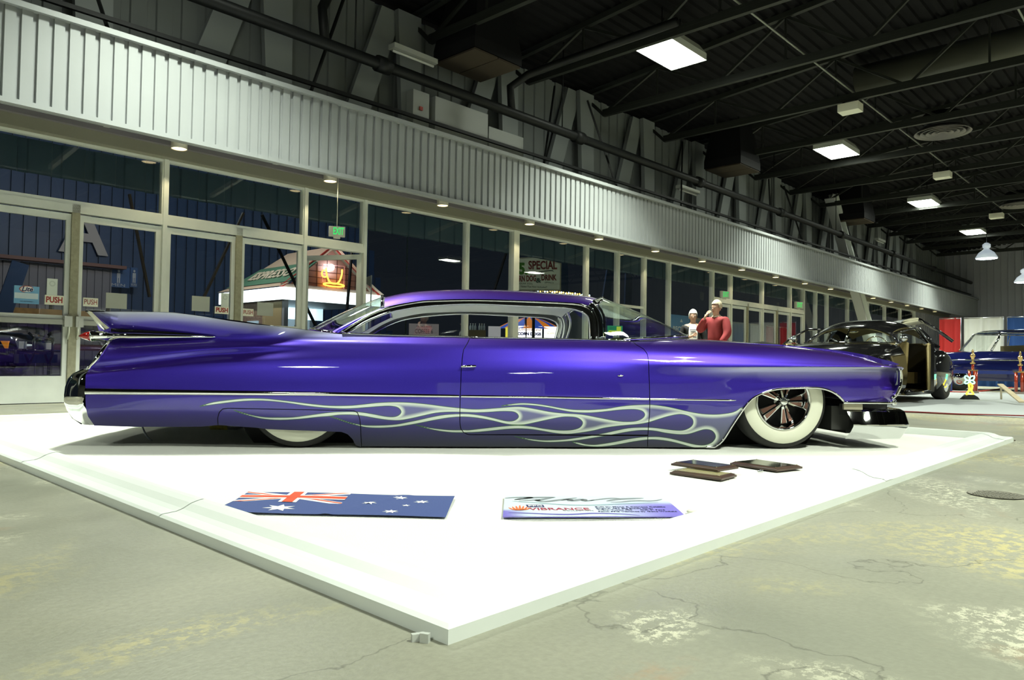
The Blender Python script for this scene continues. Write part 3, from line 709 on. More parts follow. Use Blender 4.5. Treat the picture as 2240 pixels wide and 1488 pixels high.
def side_panel(name, polyXZ, mtl, gap=.0025, off=0.0, fine=True, paint=True, fl=.0056):
    P = inset_poly(resample(polyXZ, .012), gap) if gap else resample(polyXZ, .012)
    x0, z0 = P.min(0); x1, z1 = P.max(0)
    pts = []
    def lattice(xa, xb, za, zb, dx, dz):
        xs = np.arange(xa, xb, dx); zs = np.arange(za, zb, dz); G = np.array([(x + (dx / 2 if j % 2 else 0), z) for j, z in enumerate(zs) for x in xs]); return G
    zs_ = .34
    if fine and z0 < zs_ and x0 < 2.95 and x1 > -.65:
        G = lattice(x0, x1, z0, min(z1, zs_), fl, fl * .85); pts.append(G)
        if z1 > zs_:
            xs2 = min(x1, .35)
            if x0 < xs2: pts.append(lattice(x0, xs2, zs_ + .01, z1, .011, .0042))
            if xs2 + .01 < x1: pts.append(lattice(max(x0, xs2 + .01), x1, zs_ + .01, z1, .015, .0065))
    else: pts.append(lattice(x0, x1, z0, z1, .02 if not fine else .016, .009 if fine else .02))
    G = np.concatenate(pts); d, ins = seg_dist(G, P); G = G[ins & (d > .0035)]
    ex_pts = []; ex_edges = []
    if fine:
        xs_ = np.arange(x0, x1, .011); zr = pchip(SX, SZ, xs_)
        used = np.zeros((0, 2))
        for Ln in (zr[:, 6], zr[:, 6] - .0022, zr[:, 7], zr[:, 8], zr[:, 9], zr[:, 10], zr[:, 5]):
            Q = np.stack([xs_, Ln], 1); dq, iq = seg_dist(Q, P); ok = iq & (dq > .004)
            if len(used):
                for j in np.where(ok)[0]:
                    if np.min(np.abs(used[:, 0] - Q[j, 0]) + np.abs(used[:, 1] - Q[j, 1])) < .002: ok[j] = False
            idx = {}
            for j in np.where(ok)[0]: idx[j] = len(ex_pts); ex_pts.append(tuple(Q[j]))
            for j in idx:
                if j + 1 in idx: ex_edges.append((idx[j], idx[j + 1]))
            used = np.array(ex_pts) if ex_pts else used
        if ex_pts:
            keep = np.ones(len(G), bool)
            for k in range(0, len(G), 1500):
                g = G[k:k + 1500]; keep[k:k + 1500] = (np.abs(g[:, None, 0] - used[None, :, 0]) * .35 + np.abs(g[:, None, 1] - used[None, :, 1])).min(1) > .0035
            G = G[keep]
    n = len(P); V = [Vector(p) for p in P] + [Vector(p) for p in ex_pts] + [Vector(p) for p in G]
    r = delaunay_2d_cdt(V, [(i, (i + 1) % n) for i in range(n)] + [(n + a, n + b) for a, b in ex_edges], [list(range(n))], 1, 1e-6)
    co = np.array([(v.x, v.y) for v in r[0]]); F = [list(f) for f in r[2]]
    X, Z = co[:, 0], co[:, 1]; I = inset(X, Z); e = .0015
    gx = (inset(X + e, Z) - inset(X - e, Z)) / (2 * e); gz = (inset(X, Z + e) - inset(X, Z - e)) / (2 * e)
    nr = np.stack([gx, -np.ones_like(gx), gz], 1); nr /= np.linalg.norm(nr, axis=1)[:, None]
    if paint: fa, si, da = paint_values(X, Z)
    for side in (1, -1):
        co3 = np.stack([X, side * (-1 + I + off), Z], 1)
        me = bpy.data.meshes.new(name)
        FF = [f if side == 1 else f[::-1] for f in F]
        me.from_pydata(co3.tolist(), [], FF); me.materials.append(mtl)
        # orientation: make sure faces look outward
        me.update()
        if me.polygons[len(me.polygons) // 2].normal.y * side > 0:
            me.flip_normals()
        me.polygons.foreach_set('use_smooth', [True] * len(me.polygons))
        nn = nr.copy(); nn[:, 1] *= side
        me.normals_split_custom_set_from_vertices(nn.tolist())
        if paint:
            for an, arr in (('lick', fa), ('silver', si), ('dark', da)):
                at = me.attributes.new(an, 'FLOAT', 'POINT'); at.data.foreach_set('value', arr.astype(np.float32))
        o = bpy.data.objects.new(name, me); COL.objects.link(o); o.parent = CAR
XZ = lambda pts: [sp_(*p) for p in pts]
TOP = [(197, 680.5), (230, 681), (300, 681), (380, 683), (440, 691), (500, 701), (560, 709), (620, 715), (660, 720), (690, 724), (740, 730), (860, 735), (1000, 738), (1026, 739)]
DGAP = [(1028, 740), (1022, 752), (1014, 765), (1011, 785), (1009, 810), (1007, 860), (1006, 900), (1006, 925), (1008, 938), (1014, 946), (1024, 951)]
FGAP = [(1384, 747), (1391, 754), (1408, 764), (1416, 775), (1419, 795), (1420, 830), (1421, 870), (1421, 900), (1419, 930), (1417, 952)]
SKT = [(477, 931), (476, 915), (480, 902), (487, 895), (498, 893.5), (773, 898.5), (782, 903), (787, 916), (789, 935), (791, 979)]
ARCH = [(1544, 986), (1558, 980.5), (1580, 964), (1600, 933), (1614, 912), (1628.6, 890.6), (1645.7, 872), (1668.6, 859.7), (1697, 851.7), (1731, 849.4), (1771, 848.3), (1794, 849.4), (1817, 856), (1834, 866.6), (1844.6, 878)]
quarter = TOP + DGAP + [(1100, 951.5), (1417, 953.5), (1416, 984.5), (1000, 983), (793, 980)] + SKT[::-1] + [(440, 934.5), (300, 935), (206, 932), (192, 912), (187, 890), (186, 850), (187, 820), (195, 806), (208, 794), (243, 746), (245, 720), (239, 715)]
# keep the bottom just above the carpet
def floorfix(P): return [(x, max(z, .006)) for x, z in P]
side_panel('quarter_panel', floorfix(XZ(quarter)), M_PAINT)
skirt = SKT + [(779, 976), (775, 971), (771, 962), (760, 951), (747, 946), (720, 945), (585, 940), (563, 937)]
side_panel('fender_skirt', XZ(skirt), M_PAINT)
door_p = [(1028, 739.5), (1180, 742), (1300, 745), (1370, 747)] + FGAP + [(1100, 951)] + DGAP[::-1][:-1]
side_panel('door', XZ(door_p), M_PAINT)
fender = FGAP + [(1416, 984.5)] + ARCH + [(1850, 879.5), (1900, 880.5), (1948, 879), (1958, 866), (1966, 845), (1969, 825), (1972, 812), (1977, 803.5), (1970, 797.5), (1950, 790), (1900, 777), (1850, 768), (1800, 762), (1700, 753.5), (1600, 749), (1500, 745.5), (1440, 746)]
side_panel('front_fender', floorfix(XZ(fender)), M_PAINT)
# dark inner structure seen through the panel gaps
inner = TOP + [(1180, 742), (1300, 745), (1440, 747), (1600, 750), (1800, 764), (1940, 790), (1955, 860), (1850, 872), (1820, 852), (1700, 848), (1640, 868), (1600, 925), (1560, 975), (1416, 981), (800, 976), (785, 968), (770, 945), (700, 938), (440, 929), (215, 926), (198, 880), (200, 815), (247, 752), (250, 722)]
side_panel('inner_structure', floorfix(XZ(inner)), M_UNDER, gap=0, off=.018, fine=False, paint=False)

# ---- top surfaces
def edgeYZ(X):
    z = pchip(SX, SZ[:, -1], X); return -1 + inset(X, z), z
def top_grid(name, x0, x1, nx, deck, mtl=None, crown=.02, ymin=0.0, paint=True, rear_round=0):
    """surface from edge to edge; deck(x) = height of the middle part"""
    P = []; sil = []
    vs = [-1, -.985, -.965, -.94, -.9, -.85, -.78, -.7, -.6, -.45, -.3, -.15, 0]; vs = vs + [-v for v in vs[::-1][1:]]
    for i in range(nx + 1):
        x = x0 + (x1 - x0) * i / nx; y, z = edgeYZ(x); y = float(y[0]) if hasattr(y, '__len__') else y; z = float(np.atleast_1d(z)[0]); row = []
        zd = deck(x)
        for v in vs:
            a = abs(v); yy = abs(y) * v
            if a > .98: zz = z - .003
            elif a > .8: k = (1 - a) / .2; k = k * k * (3 - 2 * k); zz = z + (zd - z) * k
            else: zz = zd + crown * (min(1, max(0, (x1 - x) / .8)) if name == 'hood' else 1) * (1 - (a / .8) ** 2)
            row.append((x, yy, zz))
        P.append(row)
    m = MB().grid(P)
    o = m.build(name, mtl or M_PAINT, CAR)
    me = o.data
    for an, val in (('lick', -.2), ('silver', 0), ('dark', 0)):
        at = me.attributes.new(an, 'FLOAT', 'POINT'); at.data.foreach_set('value', [val] * len(me.vertices))
    return o
xcb = car_at(745, 730, -.8)[0]; xcf = car_at(1400, 746, -.8)[0]; xnose = car_at(1960, 796, -.75)[0]
def deckh(x):
    y, z = edgeYZ(x); z = float(np.atleast_1d(z)[0]); k = min(1, max(0, (xcb - x) / 1.3)); return z - .17 * k * k - .004
top_grid('trunk_deck', car_at(200, 680, -.88)[0], xcb, 40, deckh)
top_grid('hood', xcf, xnose, 50, lambda x: float(np.atleast_1d(edgeYZ(x)[1])[0]) + .018 * min(1, max(0, (xnose - x - .15) / 1.2)), crown=.022)
yn_, zn_ = edgeYZ(xnose); yn_ = abs(float(yn_[0])); zn_ = float(np.atleast_1d(zn_)[0])
npn = MB().grid([[(xnose + (.035 if 0 < j else 0) * 1.0 + .02 * (1 - (y / yn_) ** 2) * (j > 0), y, z) for j, z in enumerate((zn_ + 0, zn_ - .012, .60))] for y in np.linspace(-yn_, yn_, 15)]).build('nose_panel', M_PAINT, CAR)
for an in ('lick', 'silver', 'dark'):
    at = npn.data.attributes.new(an, 'FLOAT', 'POINT'); at.data.foreach_set('value', [-.2 if an == 'lick' else 0] * len(npn.data.vertices))
# belt strips beside the cabin
for s in (-1, 1):
    P = []
    for i in range(31):
        x = xcb + (xcf - xcb) * i / 30; y, z = edgeYZ(x); y = abs(float(y[0])); z = float(np.atleast_1d(z)[0])
        P.append([(x, s * y, z), (x, s * (y - .012), z + .002), (x, s * (y - .03), z + .001), (x, s * (y - .06), z - .012), (x, s * (y - .1), z - .05)])
    o = MB().grid(P).build('belt_strip', M_PAINT, CAR)
    for an in ('lick', 'silver', 'dark'):
        at = o.data.attributes.new(an, 'FLOAT', 'POINT'); at.data.foreach_set('value', [-.2 if an == 'lick' else 0] * len(o.data.vertices))

# ---- greenhouse
GB, GR_, ZB, ZR = .80, .60, .735, .985      # half widths at belt and roof rail
def gp(px, py, off=0):
    """photo point on the near leaning side-window plane"""
    o = MCI @ Vector((0, 0, CAMH)); r = MCI.to_3x3() @ ray(px, py)
    n = Vector((0, -1, (GB - GR_) / (ZR - ZB))); n.normalize(); p0 = Vector((0, -GB, ZB)) + Vector((0, -off, 0))
    return o + r * ((p0 - o).dot(n) / r.dot(n))
def mir(v, s): return Vector((v[0], v[1] * (-s), v[2]))   # s=-1 keeps the near side
roofC = [(846, 653), (880, 645.5), (920, 640.5), (1000, 636.5), (1080, 637), (1160, 641), (1250, 648), (1285, 652.5), (1298, 656)]
roofE = [(841, 672), (870, 666), (908, 659.5), (949, 656), (1050, 654.5), (1180, 658.5), (1266, 663), (1291, 669)]
rc = np.array([car_at(*p, 0) for p in catmull(roofC, 4)]); re_ = np.array([tuple(gp(*p)) for p in catmull(roofE, 4)])
def roof_rows(dz=0, k=1.0, n=44):
    P = []
    for i in range(n + 1):
        f = i / n; xe = re_[0, 0] + (re_[-1, 0] - re_[0, 0]) * f; xc = rc[0, 0] + (rc[-1, 0] - rc[0, 0]) * f
        ze = np.interp(xe, re_[:, 0], re_[:, 2]); ye = abs(np.interp(xe, re_[:, 0], re_[:, 1])); zc = np.interp(xc, rc[:, 0], rc[:, 1])
        row = []
        for j in range(25):
            v = -1 + 2 * j / 24; v = math.copysign(1 - (1 - abs(v)) ** 1.5, v); a = abs(v)
            row.append((xc + (xe - xc) * a ** 2, v * ye * k, zc - (zc - ze) * (.55 * a ** 2 + .45 * a ** 8) + dz))
        P.append(row)
    return P
def paint_attrs(o):
    for an in ('lick', 'silver', 'dark'):
        at = o.data.attributes.new(an, 'FLOAT', 'POINT'); at.data.foreach_set('value', [-.2 if an == 'lick' else 0] * len(o.data.vertices))
    return o
paint_attrs(MB().grid(roof_rows()).build('roof', M_PAINT, CAR))
M_HLINE = mat('white_headliner', (.93, .94, .91), .5)
MB().grid(roof_rows(-.022, .985)).build('headliner', M_HLINE, CAR)
M_CGLASS = glass_mat('car_glass', (.80, .88, .84), 1.0)
arcO = [(747, 727), (774, 710), (814, 687.5), (855, 673), (908, 662.5), (949, 659), (1050, 657.5), (1180, 661.5), (1255, 665.5), (1278, 670), (1294, 681), (1302, 700), (1305, 744)]
arcI = [(761, 728), (801, 703.5), (848, 684.5), (882, 676.5), (922, 671), (980, 666.5), (1050, 665), (1180, 671), (1240, 674), (1266, 679), (1284, 688), (1291, 702), (1293, 743)]
cpl_hi = [(722, 727), (760, 707), (800, 688), (838, 672.5)]
cpl_lo = [(742, 729), (772, 711), (812, 690), (848, 676)]
for s in (-1, 1):
    A = [mir(gp(*p), s) for p in catmull(arcO, 4)]; B = [mir(gp(*p), s) for p in catmull(arcI, 4)]
    MB().tube([a + Vector((0, s * .004, 0)) for a in A], .0085, 8).build('window_moulding', M_CHROME, CAR)
    MB().tube([a for a in B], .0065, 8).build('window_moulding', M_CHROME, CAR)
    # channel between the two mouldings: chrome toward the front, dark behind
    MB().grid([[a, (a + b) / 2 + Vector((0, s * .008, 0)), b] for a, b in zip(A, B)]).build('window_channel', mat('channel_chrome', (.35, .36, .35), .12, 1), CAR)
    MB().grid([[b, b + Vector((0, -s * .05, -.004 if i < 42 else 0))] for i, b in enumerate(B)]).build('inner_trim', M_HLINE, CAR)
    # rear roof pillar strip
    H = [mir(gp(*p), s) for p in catmull(cpl_hi, 4)]; L = [mir(gp(*p), s) for p in catmull(cpl_lo, 4)]
    o = MB().grid([[h - Vector((0, s * .03, 0)), h, (h + l) / 2 + Vector((0, s * .006, .002)), l, l - Vector((0, s * .03, 0))] for h, l in zip(H, L)]).build('roof_pillar', M_PAINT, CAR); paint_attrs(o)
    MB().grid([[h - Vector((0, s * .034, .004)), (h + l) / 2 - Vector((0, s * .026, .004)), l - Vector((0, s * .034, .004))] for h, l in zip(H, L)]).build('pillar_lining', M_HLINE, CAR)
    # dark windshield pillar (dogleg) with chrome edge
    pl = [(1288, 667), (1300, 675), (1311, 690), (1316, 712), (1318, 745)]
    c0 = [mir(gp(*p), s) for p in catmull([(1291, 668), (1301, 678), (1309, 694), (1313, 714), (1314, 746)], 4)]
    MB().tube(c0, .024, 12).build('windshield_pillar', mat('dark_chrome', (.45, .47, .48), .06, 1), CAR)
    c1 = [mir(gp(*p, -.02), s) for p in catmull([(1297, 658), (1306, 668), (1318, 686), (1322, 708), (1322, 744)], 4)]
    MB().tube(c1, .012, 10).build('windshield_pillar', M_CHROME, CAR)
def glasswrap(name, topc, tops, basec, bases, p=2.6):
    """wrapped glass: centre points at y=0, side points on the window plane"""
    tc_ = car_at(*topc, 0); bc = car_at(*basec, 0); ts = gp(*tops); bs = gp(*bases); P = []; n = 28
    for j in range(n + 1):
        v = -1 + 2 * j / n; a = abs(v); sg = -1 if v < 0 else 1
        yv = math.sin(a * PI / 2) ** .9
        tp_ = Vector((tc_[0] + (ts.x - tc_[0]) * a ** 2, sg * abs(ts.y) * yv, tc_[1] + (ts.z - tc_[1]) * a ** 2.2))
        bp_ = Vector((bc[0] + (bs.x - bc[0]) * a ** p, sg * abs(bs.y) * yv, bc[1] + (bs.z - bc[1]) * a ** 2))
        P.append([tp_.lerp(bp_, k / 10) + Vector((0, sg * a * .03 * math.sin(PI * k / 10), .012 * math.sin(PI * k / 10))) for k in range(11)])
    MB().grid(P).build(name, M_CGLASS, CAR)
    MB().tube([q[-1] for q in P], .009, 8).build('glass_moulding', M_CHROME, CAR)
    MB().tube([q[0] for q in P], .009, 8).build('glass_moulding', M_CHROME, CAR)
    return P
WS = glasswrap('windshield', (1300, 656), (1299, 672), (1476, 736), (1326, 745))
RG = glasswrap('rear_window', (844, 653), (836, 674), (694, 724), (728, 728))
# ---- cabin: white interior below the belt
M_SEAT = mat('white_upholstery', (.88, .89, .85), .5)
xb0 = xcb + .1; xb1 = xcf - .05
MB().box(xb0 - .3, xb1 + .3, -.78, .78, .10, .16).build('cabin_floor', mat('white_bounce_floor', (.85, .86, .82), .9), CAR)  # unseen floor, made white to bounce light up to the headliner
for s in (-1, 1):
    MB().box(xb0 - .1, xb1 + .1, s * .79 - .01, s * .79 + .01, .14, .70).build('door_trim', M_SEAT, CAR)
for x in (xb0 + .25, xb0 + 1.2):
    st = MB().box(x, x + .5, -.68, .68, .18, .36)
    st.prism([(x - .16, .62), (x - .04, .64), (x + .14, .30), (x, .28)], -.68, .68)
    st.build('bench_seat', M_SEAT, CAR)
MB().prism([(xb1 - .25, .66), (xb1 + .15, .71), (xb1 + .15, .45), (xb1 - .15, .45)], -.75, .75).build('dashboard', mat('grey_dashboard', (.18, .19, .18), .6), CAR)
ring = [Vector((xb1 - .42 + .05 * math.sin(a), .38 + .19 * math.cos(a), .57 + .18 * math.sin(a))) for a in np.linspace(0, 2 * PI, 24, endpoint=False)]
MB().tube(ring, .012, 8, closed=True).tube([(xb1 - .42, .38, .57), (xb1 - .2, .38, .5)], .02, 8).tube([ring[0], ring[12]], .01, 6).build('steering_wheel', M_WHITE, CAR)

# ---- side chrome: spear line in three pieces
trimP = [(187, 856.5), (300, 858), (420, 859), (700, 862), (1000, 867), (1200, 869.5), (1420, 873.5), (1560, 875.3), (1614, 876)]
def trim_r(px): return .021 - (px - 187) / (1000 - 187) * .011 if px < 1000 else max(.0095 - (px - 1000) / 614 * .0025, .006)
def spear(a, b, n=20):
    for s in (-1, 1):
        P = []; xs = np.linspace(a, b, n)
        ys = np.interp(xs, [p[0] for p in trimP], [p[1] for p in trimP])
        for px, py in zip(xs, ys):
            c = S3(px, py); r = trim_r(px)
            if px > 1600: r *= max(.15, (1616 - px) / 16)
            row = []
            for k in range(9):
                th = PI * k / 8; q = Vector((c.x, c.y + .002 - .75 * r * math.sin(th), c.z + r * math.cos(th))); row.append(Vector((q.x, q.y * (-s), q.z)))
            P.append(row)
        MB().grid(P).build('side_moulding', M_CHROME, CAR)
spear(187, 1004.5, 40); spear(1008.5, 1419, 24); spear(1422.5, 1615, 24)
for s in (-1, 1):
    bm_ = [S3(px, py, .003) + Vector((0, 0, .004)) for px, py in catmull([(748, 730.5), (860, 735), (1000, 738), (1026, 739)], 4)]
    MB().tube([mir(p, s) for p in bm_], .0055, 8).build('belt_moulding', M_CHROME, CAR)
    bm_ = [S3(px, py, .003) + Vector((0, 0, .004)) for px, py in catmull([(1030, 739.5), (1180, 742), (1300, 745), (1380, 747)], 4)]
    MB().tube([mir(p, s) for p in bm_], .0055, 8).build('belt_moulding', M_CHROME, CAR)
    # arch lip
    pts = [S3(px, py, .004) for px, py in catmull(ARCH, 4)]
    MB().tube([mir(Vector((p.x, p.y, max(p.z, .012))), s) for p in pts], .0085, 8).build('arch_moulding', M_CHROME, CAR)
    # door handle and lock
    a = S3(1009, 802, .02); b = S3(1040, 801, .02)
    MB().tube([mir(p, s) for p in (a + Vector((0, .012, 0)), a, a.lerp(b, .5), b, b + Vector((0, .012, 0)))], [.006, .008, .009, .008, .006], 8).build('door_handle', M_CHROME, CAR)
    c = S3(1357, 822, .004); MB().ell(mir(c, s), (.02, .008, .007)).build('door_button', M_CHROME, CAR)
    # tail: bullet lamp, chrome spear
    yy = -.865
    ax = [car_at(px, 735.3, yy) for px in (172, 178, 186, 194, 200)]
    MB().tube([(p[0], -s * yy, p[1]) for p in ax], [.002, .013, .023, .029, .031], 16).build('tail_lamp', mat('red_lens', (.32, .008, .006), .12, coat=1), CAR)
    ax = [car_at(px, 734.8, yy) for px in (200, 201, 204, 205, 208, 209, 238)]
    MB().tube([(p[0], -s * yy, p[1]) for p in ax], [.033, .035, .035, .031, .034, .031, .031], 20).build('lamp_housing', M_CHROME, CAR)
    ax = [(px, py) for px, py in ((238, 735), (300, 735.5), (400, 736.3), (466, 737), (472, 737))]
    MB().tube([(car_at(px, py, yy + dy)[0], -s * (yy + dy), car_at(px, py, yy)[1]) for (px, py), dy in zip(ax, (0, .0, .005, .008, .008))], [.026, .022, .012, .006, .002], 14).build('tail_spear', M_CHROME, CAR)
    # dark recess above the spear
    rec = [(243, 719), (300, 722), (380, 727), (465, 735), (465, 738), (380, 736), (300, 735), (243, 734)]
    MB().add([mir(S3(px, py, .003), s) for px, py in rec], [(0, 1, 6, 7), (1, 2, 5, 6), (2, 3, 4, 5)]).build('fin_recess', mat('recess_black', (.01, .01, .01), .25), CAR)
    # fin end cap
    def cp_(px, py, y): x, z = car_at(px, py, y); return mir(Vector((x, y, z)), s)
    O = catmull([(186, 678.5), (204, 699), (216, 713), (228, 722.5)], 4); I = catmull([(202, 682.5), (214, 694), (228, 707), (241, 717)], 4)
    MB().grid([[cp_(*o_, -.845), cp_(*o_, -.872), cp_(o_[0] * .6 + i_[0] * .4, o_[1] * .6 + i_[1] * .4, -.898), cp_(i_[0] * .9 + o_[0] * .1, i_[1] * .9 + o_[1] * .1, -.902), cp_(*i_, -.885)] for o_, i_ in zip(O, I)]).build('fin_cap', M_CHROME, CAR, None, 30)
    MB().grid([[cp_(px, 682.2, -.895), cp_(px, 680.4, -.893), cp_(px, 678.2 + (px > 225) * 1.2, -.880), cp_(px, 678.0 + (px > 225) * 1.2, -.855)] for px in (187, 200, 215, 229)]).build('fin_cap', M_CHROME, CAR)
    # rear edge moulding between fin and bumper
    e = [S3(px, py, .006) for px, py in catmull([(243, 745), (232, 758), (216, 780), (204, 796), (193, 808)], 4)]
    MB().tube([mir(p, s) for p in e], .014, 10).build('rear_edge_moulding', M_CHROME, CAR)
# ---- bumpers: lofted along a plan path with a shaped section
def loft(path, rows, name, endshift=None, mtl=None, closed_ends=True):
    """path: plan (x, y) points; rows: (z, out) section; out moves along the plan normal"""
    n = len(path); P = []
    for i, (x, y) in enumerate(path):
        a = path[max(0, i - 1)]; b = path[min(n - 1, i + 1)]; t = Vector((b[0] - a[0], b[1] - a[1], 0)).normalized(); nn = Vector((t.y, -t.x, 0)); row = []
        for k, (z, o) in enumerate(rows):
            q = Vector((x, y, z)) + nn * o
            if endshift and (i == 0 or i == n - 1): q.x += endshift[k]
            row.append(q)
        P.append(row)
    return MB().grid(P).build(name, mtl or M_CHROME, CAR, None, 40)
def zof(py, px, Y): return car_at(px, py, Y)[1]
xA = car_at(1862, 930, -.93)[0]; xN = car_at(1986, 925, -.78)[0] - .045
pf = [(xA, -.955), (xA + .10, -.965), (xA + .2, -.965), (xA + .28, -.955), (xN - .07, -.93), (xN - .03, -.89), (xN, -.82), (xN + .03, -.6), (xN + .06, -.3), (xN + .07, 0)]
pf = pf + [(x, -y) for x, y in pf[::-1][1:]]
pf = catmull(pf, 3)
zt, zr_, zb_ = zof(897, 1900, -.93), zof(930, 1900, -.95), zof(961, 1870, -.93)
rows = [(zt, -.12), (zt + .004, -.05), (zt - .012, -.022), ((zt + zr_) / 2 - .005, -.008), (zr_ + .008, .004), (zr_, .006), (zr_ - .012, .003), ((zb_ + zr_) / 2, -.018), (zb_ + .02, -.04), (zb_, -.055), (zb_, -.09)]
loft(pf, rows, 'front_bumper', [-.04, -.04, -.035, -.02, 0, 0, 0, -.01, -.03, -.035, -.035])
# chrome bar above the bumper and pale pan between
xq = car_at(1955, 880, -.90)[0]; pb = [(car_at(1846, 880, -.95)[0], -.945), (xA + .12, -.945), (xq - .05, -.935), (xq - .01, -.88), (xq - .02, -.6), (xq - .03, 0)]
pb = catmull(pb + [(x, -y) for x, y in pb[::-1][1:]], 4); zbar = zof(881.5, 1900, -.945)
MB().tube([(x, y, zbar) for x, y in pb], .0105, 10).build('lower_grille_bar', M_CHROME, CAR)
for s in (-1, 1): MB().box(pb[0][0] + .01, pb[0][0] + .15, s * .925 - .01, s * .925 + .01, zbar - .05, zbar - .01).build('valance', mat('pale_valance', (.40, .37, .28), .3, .3), CAR)
loft([(x + .02, y * .93) for i, (x, y) in enumerate(pb)], [(zbar - .012, -.02), (zbar - .10, -.03)], 'valance_backing', mtl=M_UNDER)
for s in (-1, 1):
    MB().ell((car_at(1953, 878, -.92)[0], s * .93, zbar + .004), (.022, .02, .026)).build('parking_lamp', M_CHROME, CAR)
    # headlamp bezel and lamps
    P = []
    for k in range(9):
        u = k / 8; y = .955 - .55 * u; x = car_at(1968, 840, -.9)[0] - .035 + .10 * u ** .6
        P.append([(x - .06 * (1 - abs(v) ** 3) * 0 + (-.03 if abs(v) > .9 else 0), s * y, .51 + .095 * v) for v in (-1, -.95, -.5, 0, .5, .95, 1)])
    MB().grid(P).build('headlamp_bezel', M_CHROME, CAR)
    for y in (.80, .56):
        MB().lathe([(.001, .03), (.05, .024), (.072, .008), (.082, 0), (.085, -.02)], Matrix.Translation((P[4][3][0] - .02 + (.03 if y < .7 else 0), s * y, .515)) @ Matrix.Rotation(PI / 2, 4, 'Y'), 24).build('headlamp', mat('lamp_glass', (.8, .82, .8), .08, coat=1), CAR)
    bz = [S3(px, py, .003) for px, py in catmull([(1967, 808), (1970, 822), (1968, 845), (1960, 863), (1950, 872)], 4)]
    MB().tube([mir(p, s) for p in bz], .013, 10).build('bezel_edge', M_CHROME, CAR)
gr = MB().box(xN - .16, xN - .12, -.5, .5, .26, .60); gr.build('grille_backing', M_UNDER, CAR)
g = MB()
for z in (.30, .36, .42, .48, .54): g.box(xN - .125, xN - .10, -.52, .52, z, z + .012)
for i in range(21): y = -.5 + .05 * i; g.box(xN - .122, xN - .104, y, y + .008, .28, .58)
g.build('grille', M_CHROME, CAR)
# rear bumper
xR = car_at(186, 850, -.985)[0]; xT = car_at(141, 855, -.86)[0]
pr = [(xR, -.985), (xR - .04, -.98), (xR - .085, -.955), (xT + .02, -.90), (xT, -.84), (xT - .03, -.6), (xT - .05, -.3), (xT - .06, 0)]
pr = catmull(pr + [(x, -y) for x, y in pr[::-1][1:]], 4)[::-1]
zz = [zof(p, 165, -.95) for p in (808, 818, 830, 848, 865, 880, 884, 900, 918, 932)]
oo = [-.10, -.045, -.018, -.004, 0, .0, -.003, -.02, -.05, -.10]
loft(pr, list(zip(zz, oo)), 'rear_bumper', [.02, .015, .01, .0, 0, -.012, -.010, .01, .03, .045])
tub = [(xR + .0, -.99), (xT + .02, -.86), (xT - .04, 0)]; tub = catmull(tub + [(x, -y) for x, y in tub[::-1][1:]], 5)
loft([(x + .05, y * .93) for x, y in tub][::-1], [(.50, -.03), (.62, -.16), (.70, -.24)], 'tail_panel', mtl=M_PAINT)
# ---- underbody
MB().box(.46, 2.75, -.86, .86, .03, .12).box(.55, 2.62, -.89, .89, .012, .06).box(-1.2, 0.5, -.8, .8, .17, .24).box(2.7, 4.0, -.62, .62, .12, .24).build('underbody', M_UNDER, CAR)
MB().box(3.72, 3.86, -.85, .85, .13, .30).box(3.86, 3.98, -.8, .8, .10, .2).build('front_crossmember', mat('chassis_black', (.03, .03, .028), .45), CAR)
# inner wheel housings
for xx, zz_ in ((0, .55), (3.32, .52)):
    for s in (-1, 1):
        MB().tube([(xx, s * .60, .3), (xx, s * .58, .3)], .46, 24).build('wheel_housing', M_UNDER, CAR)
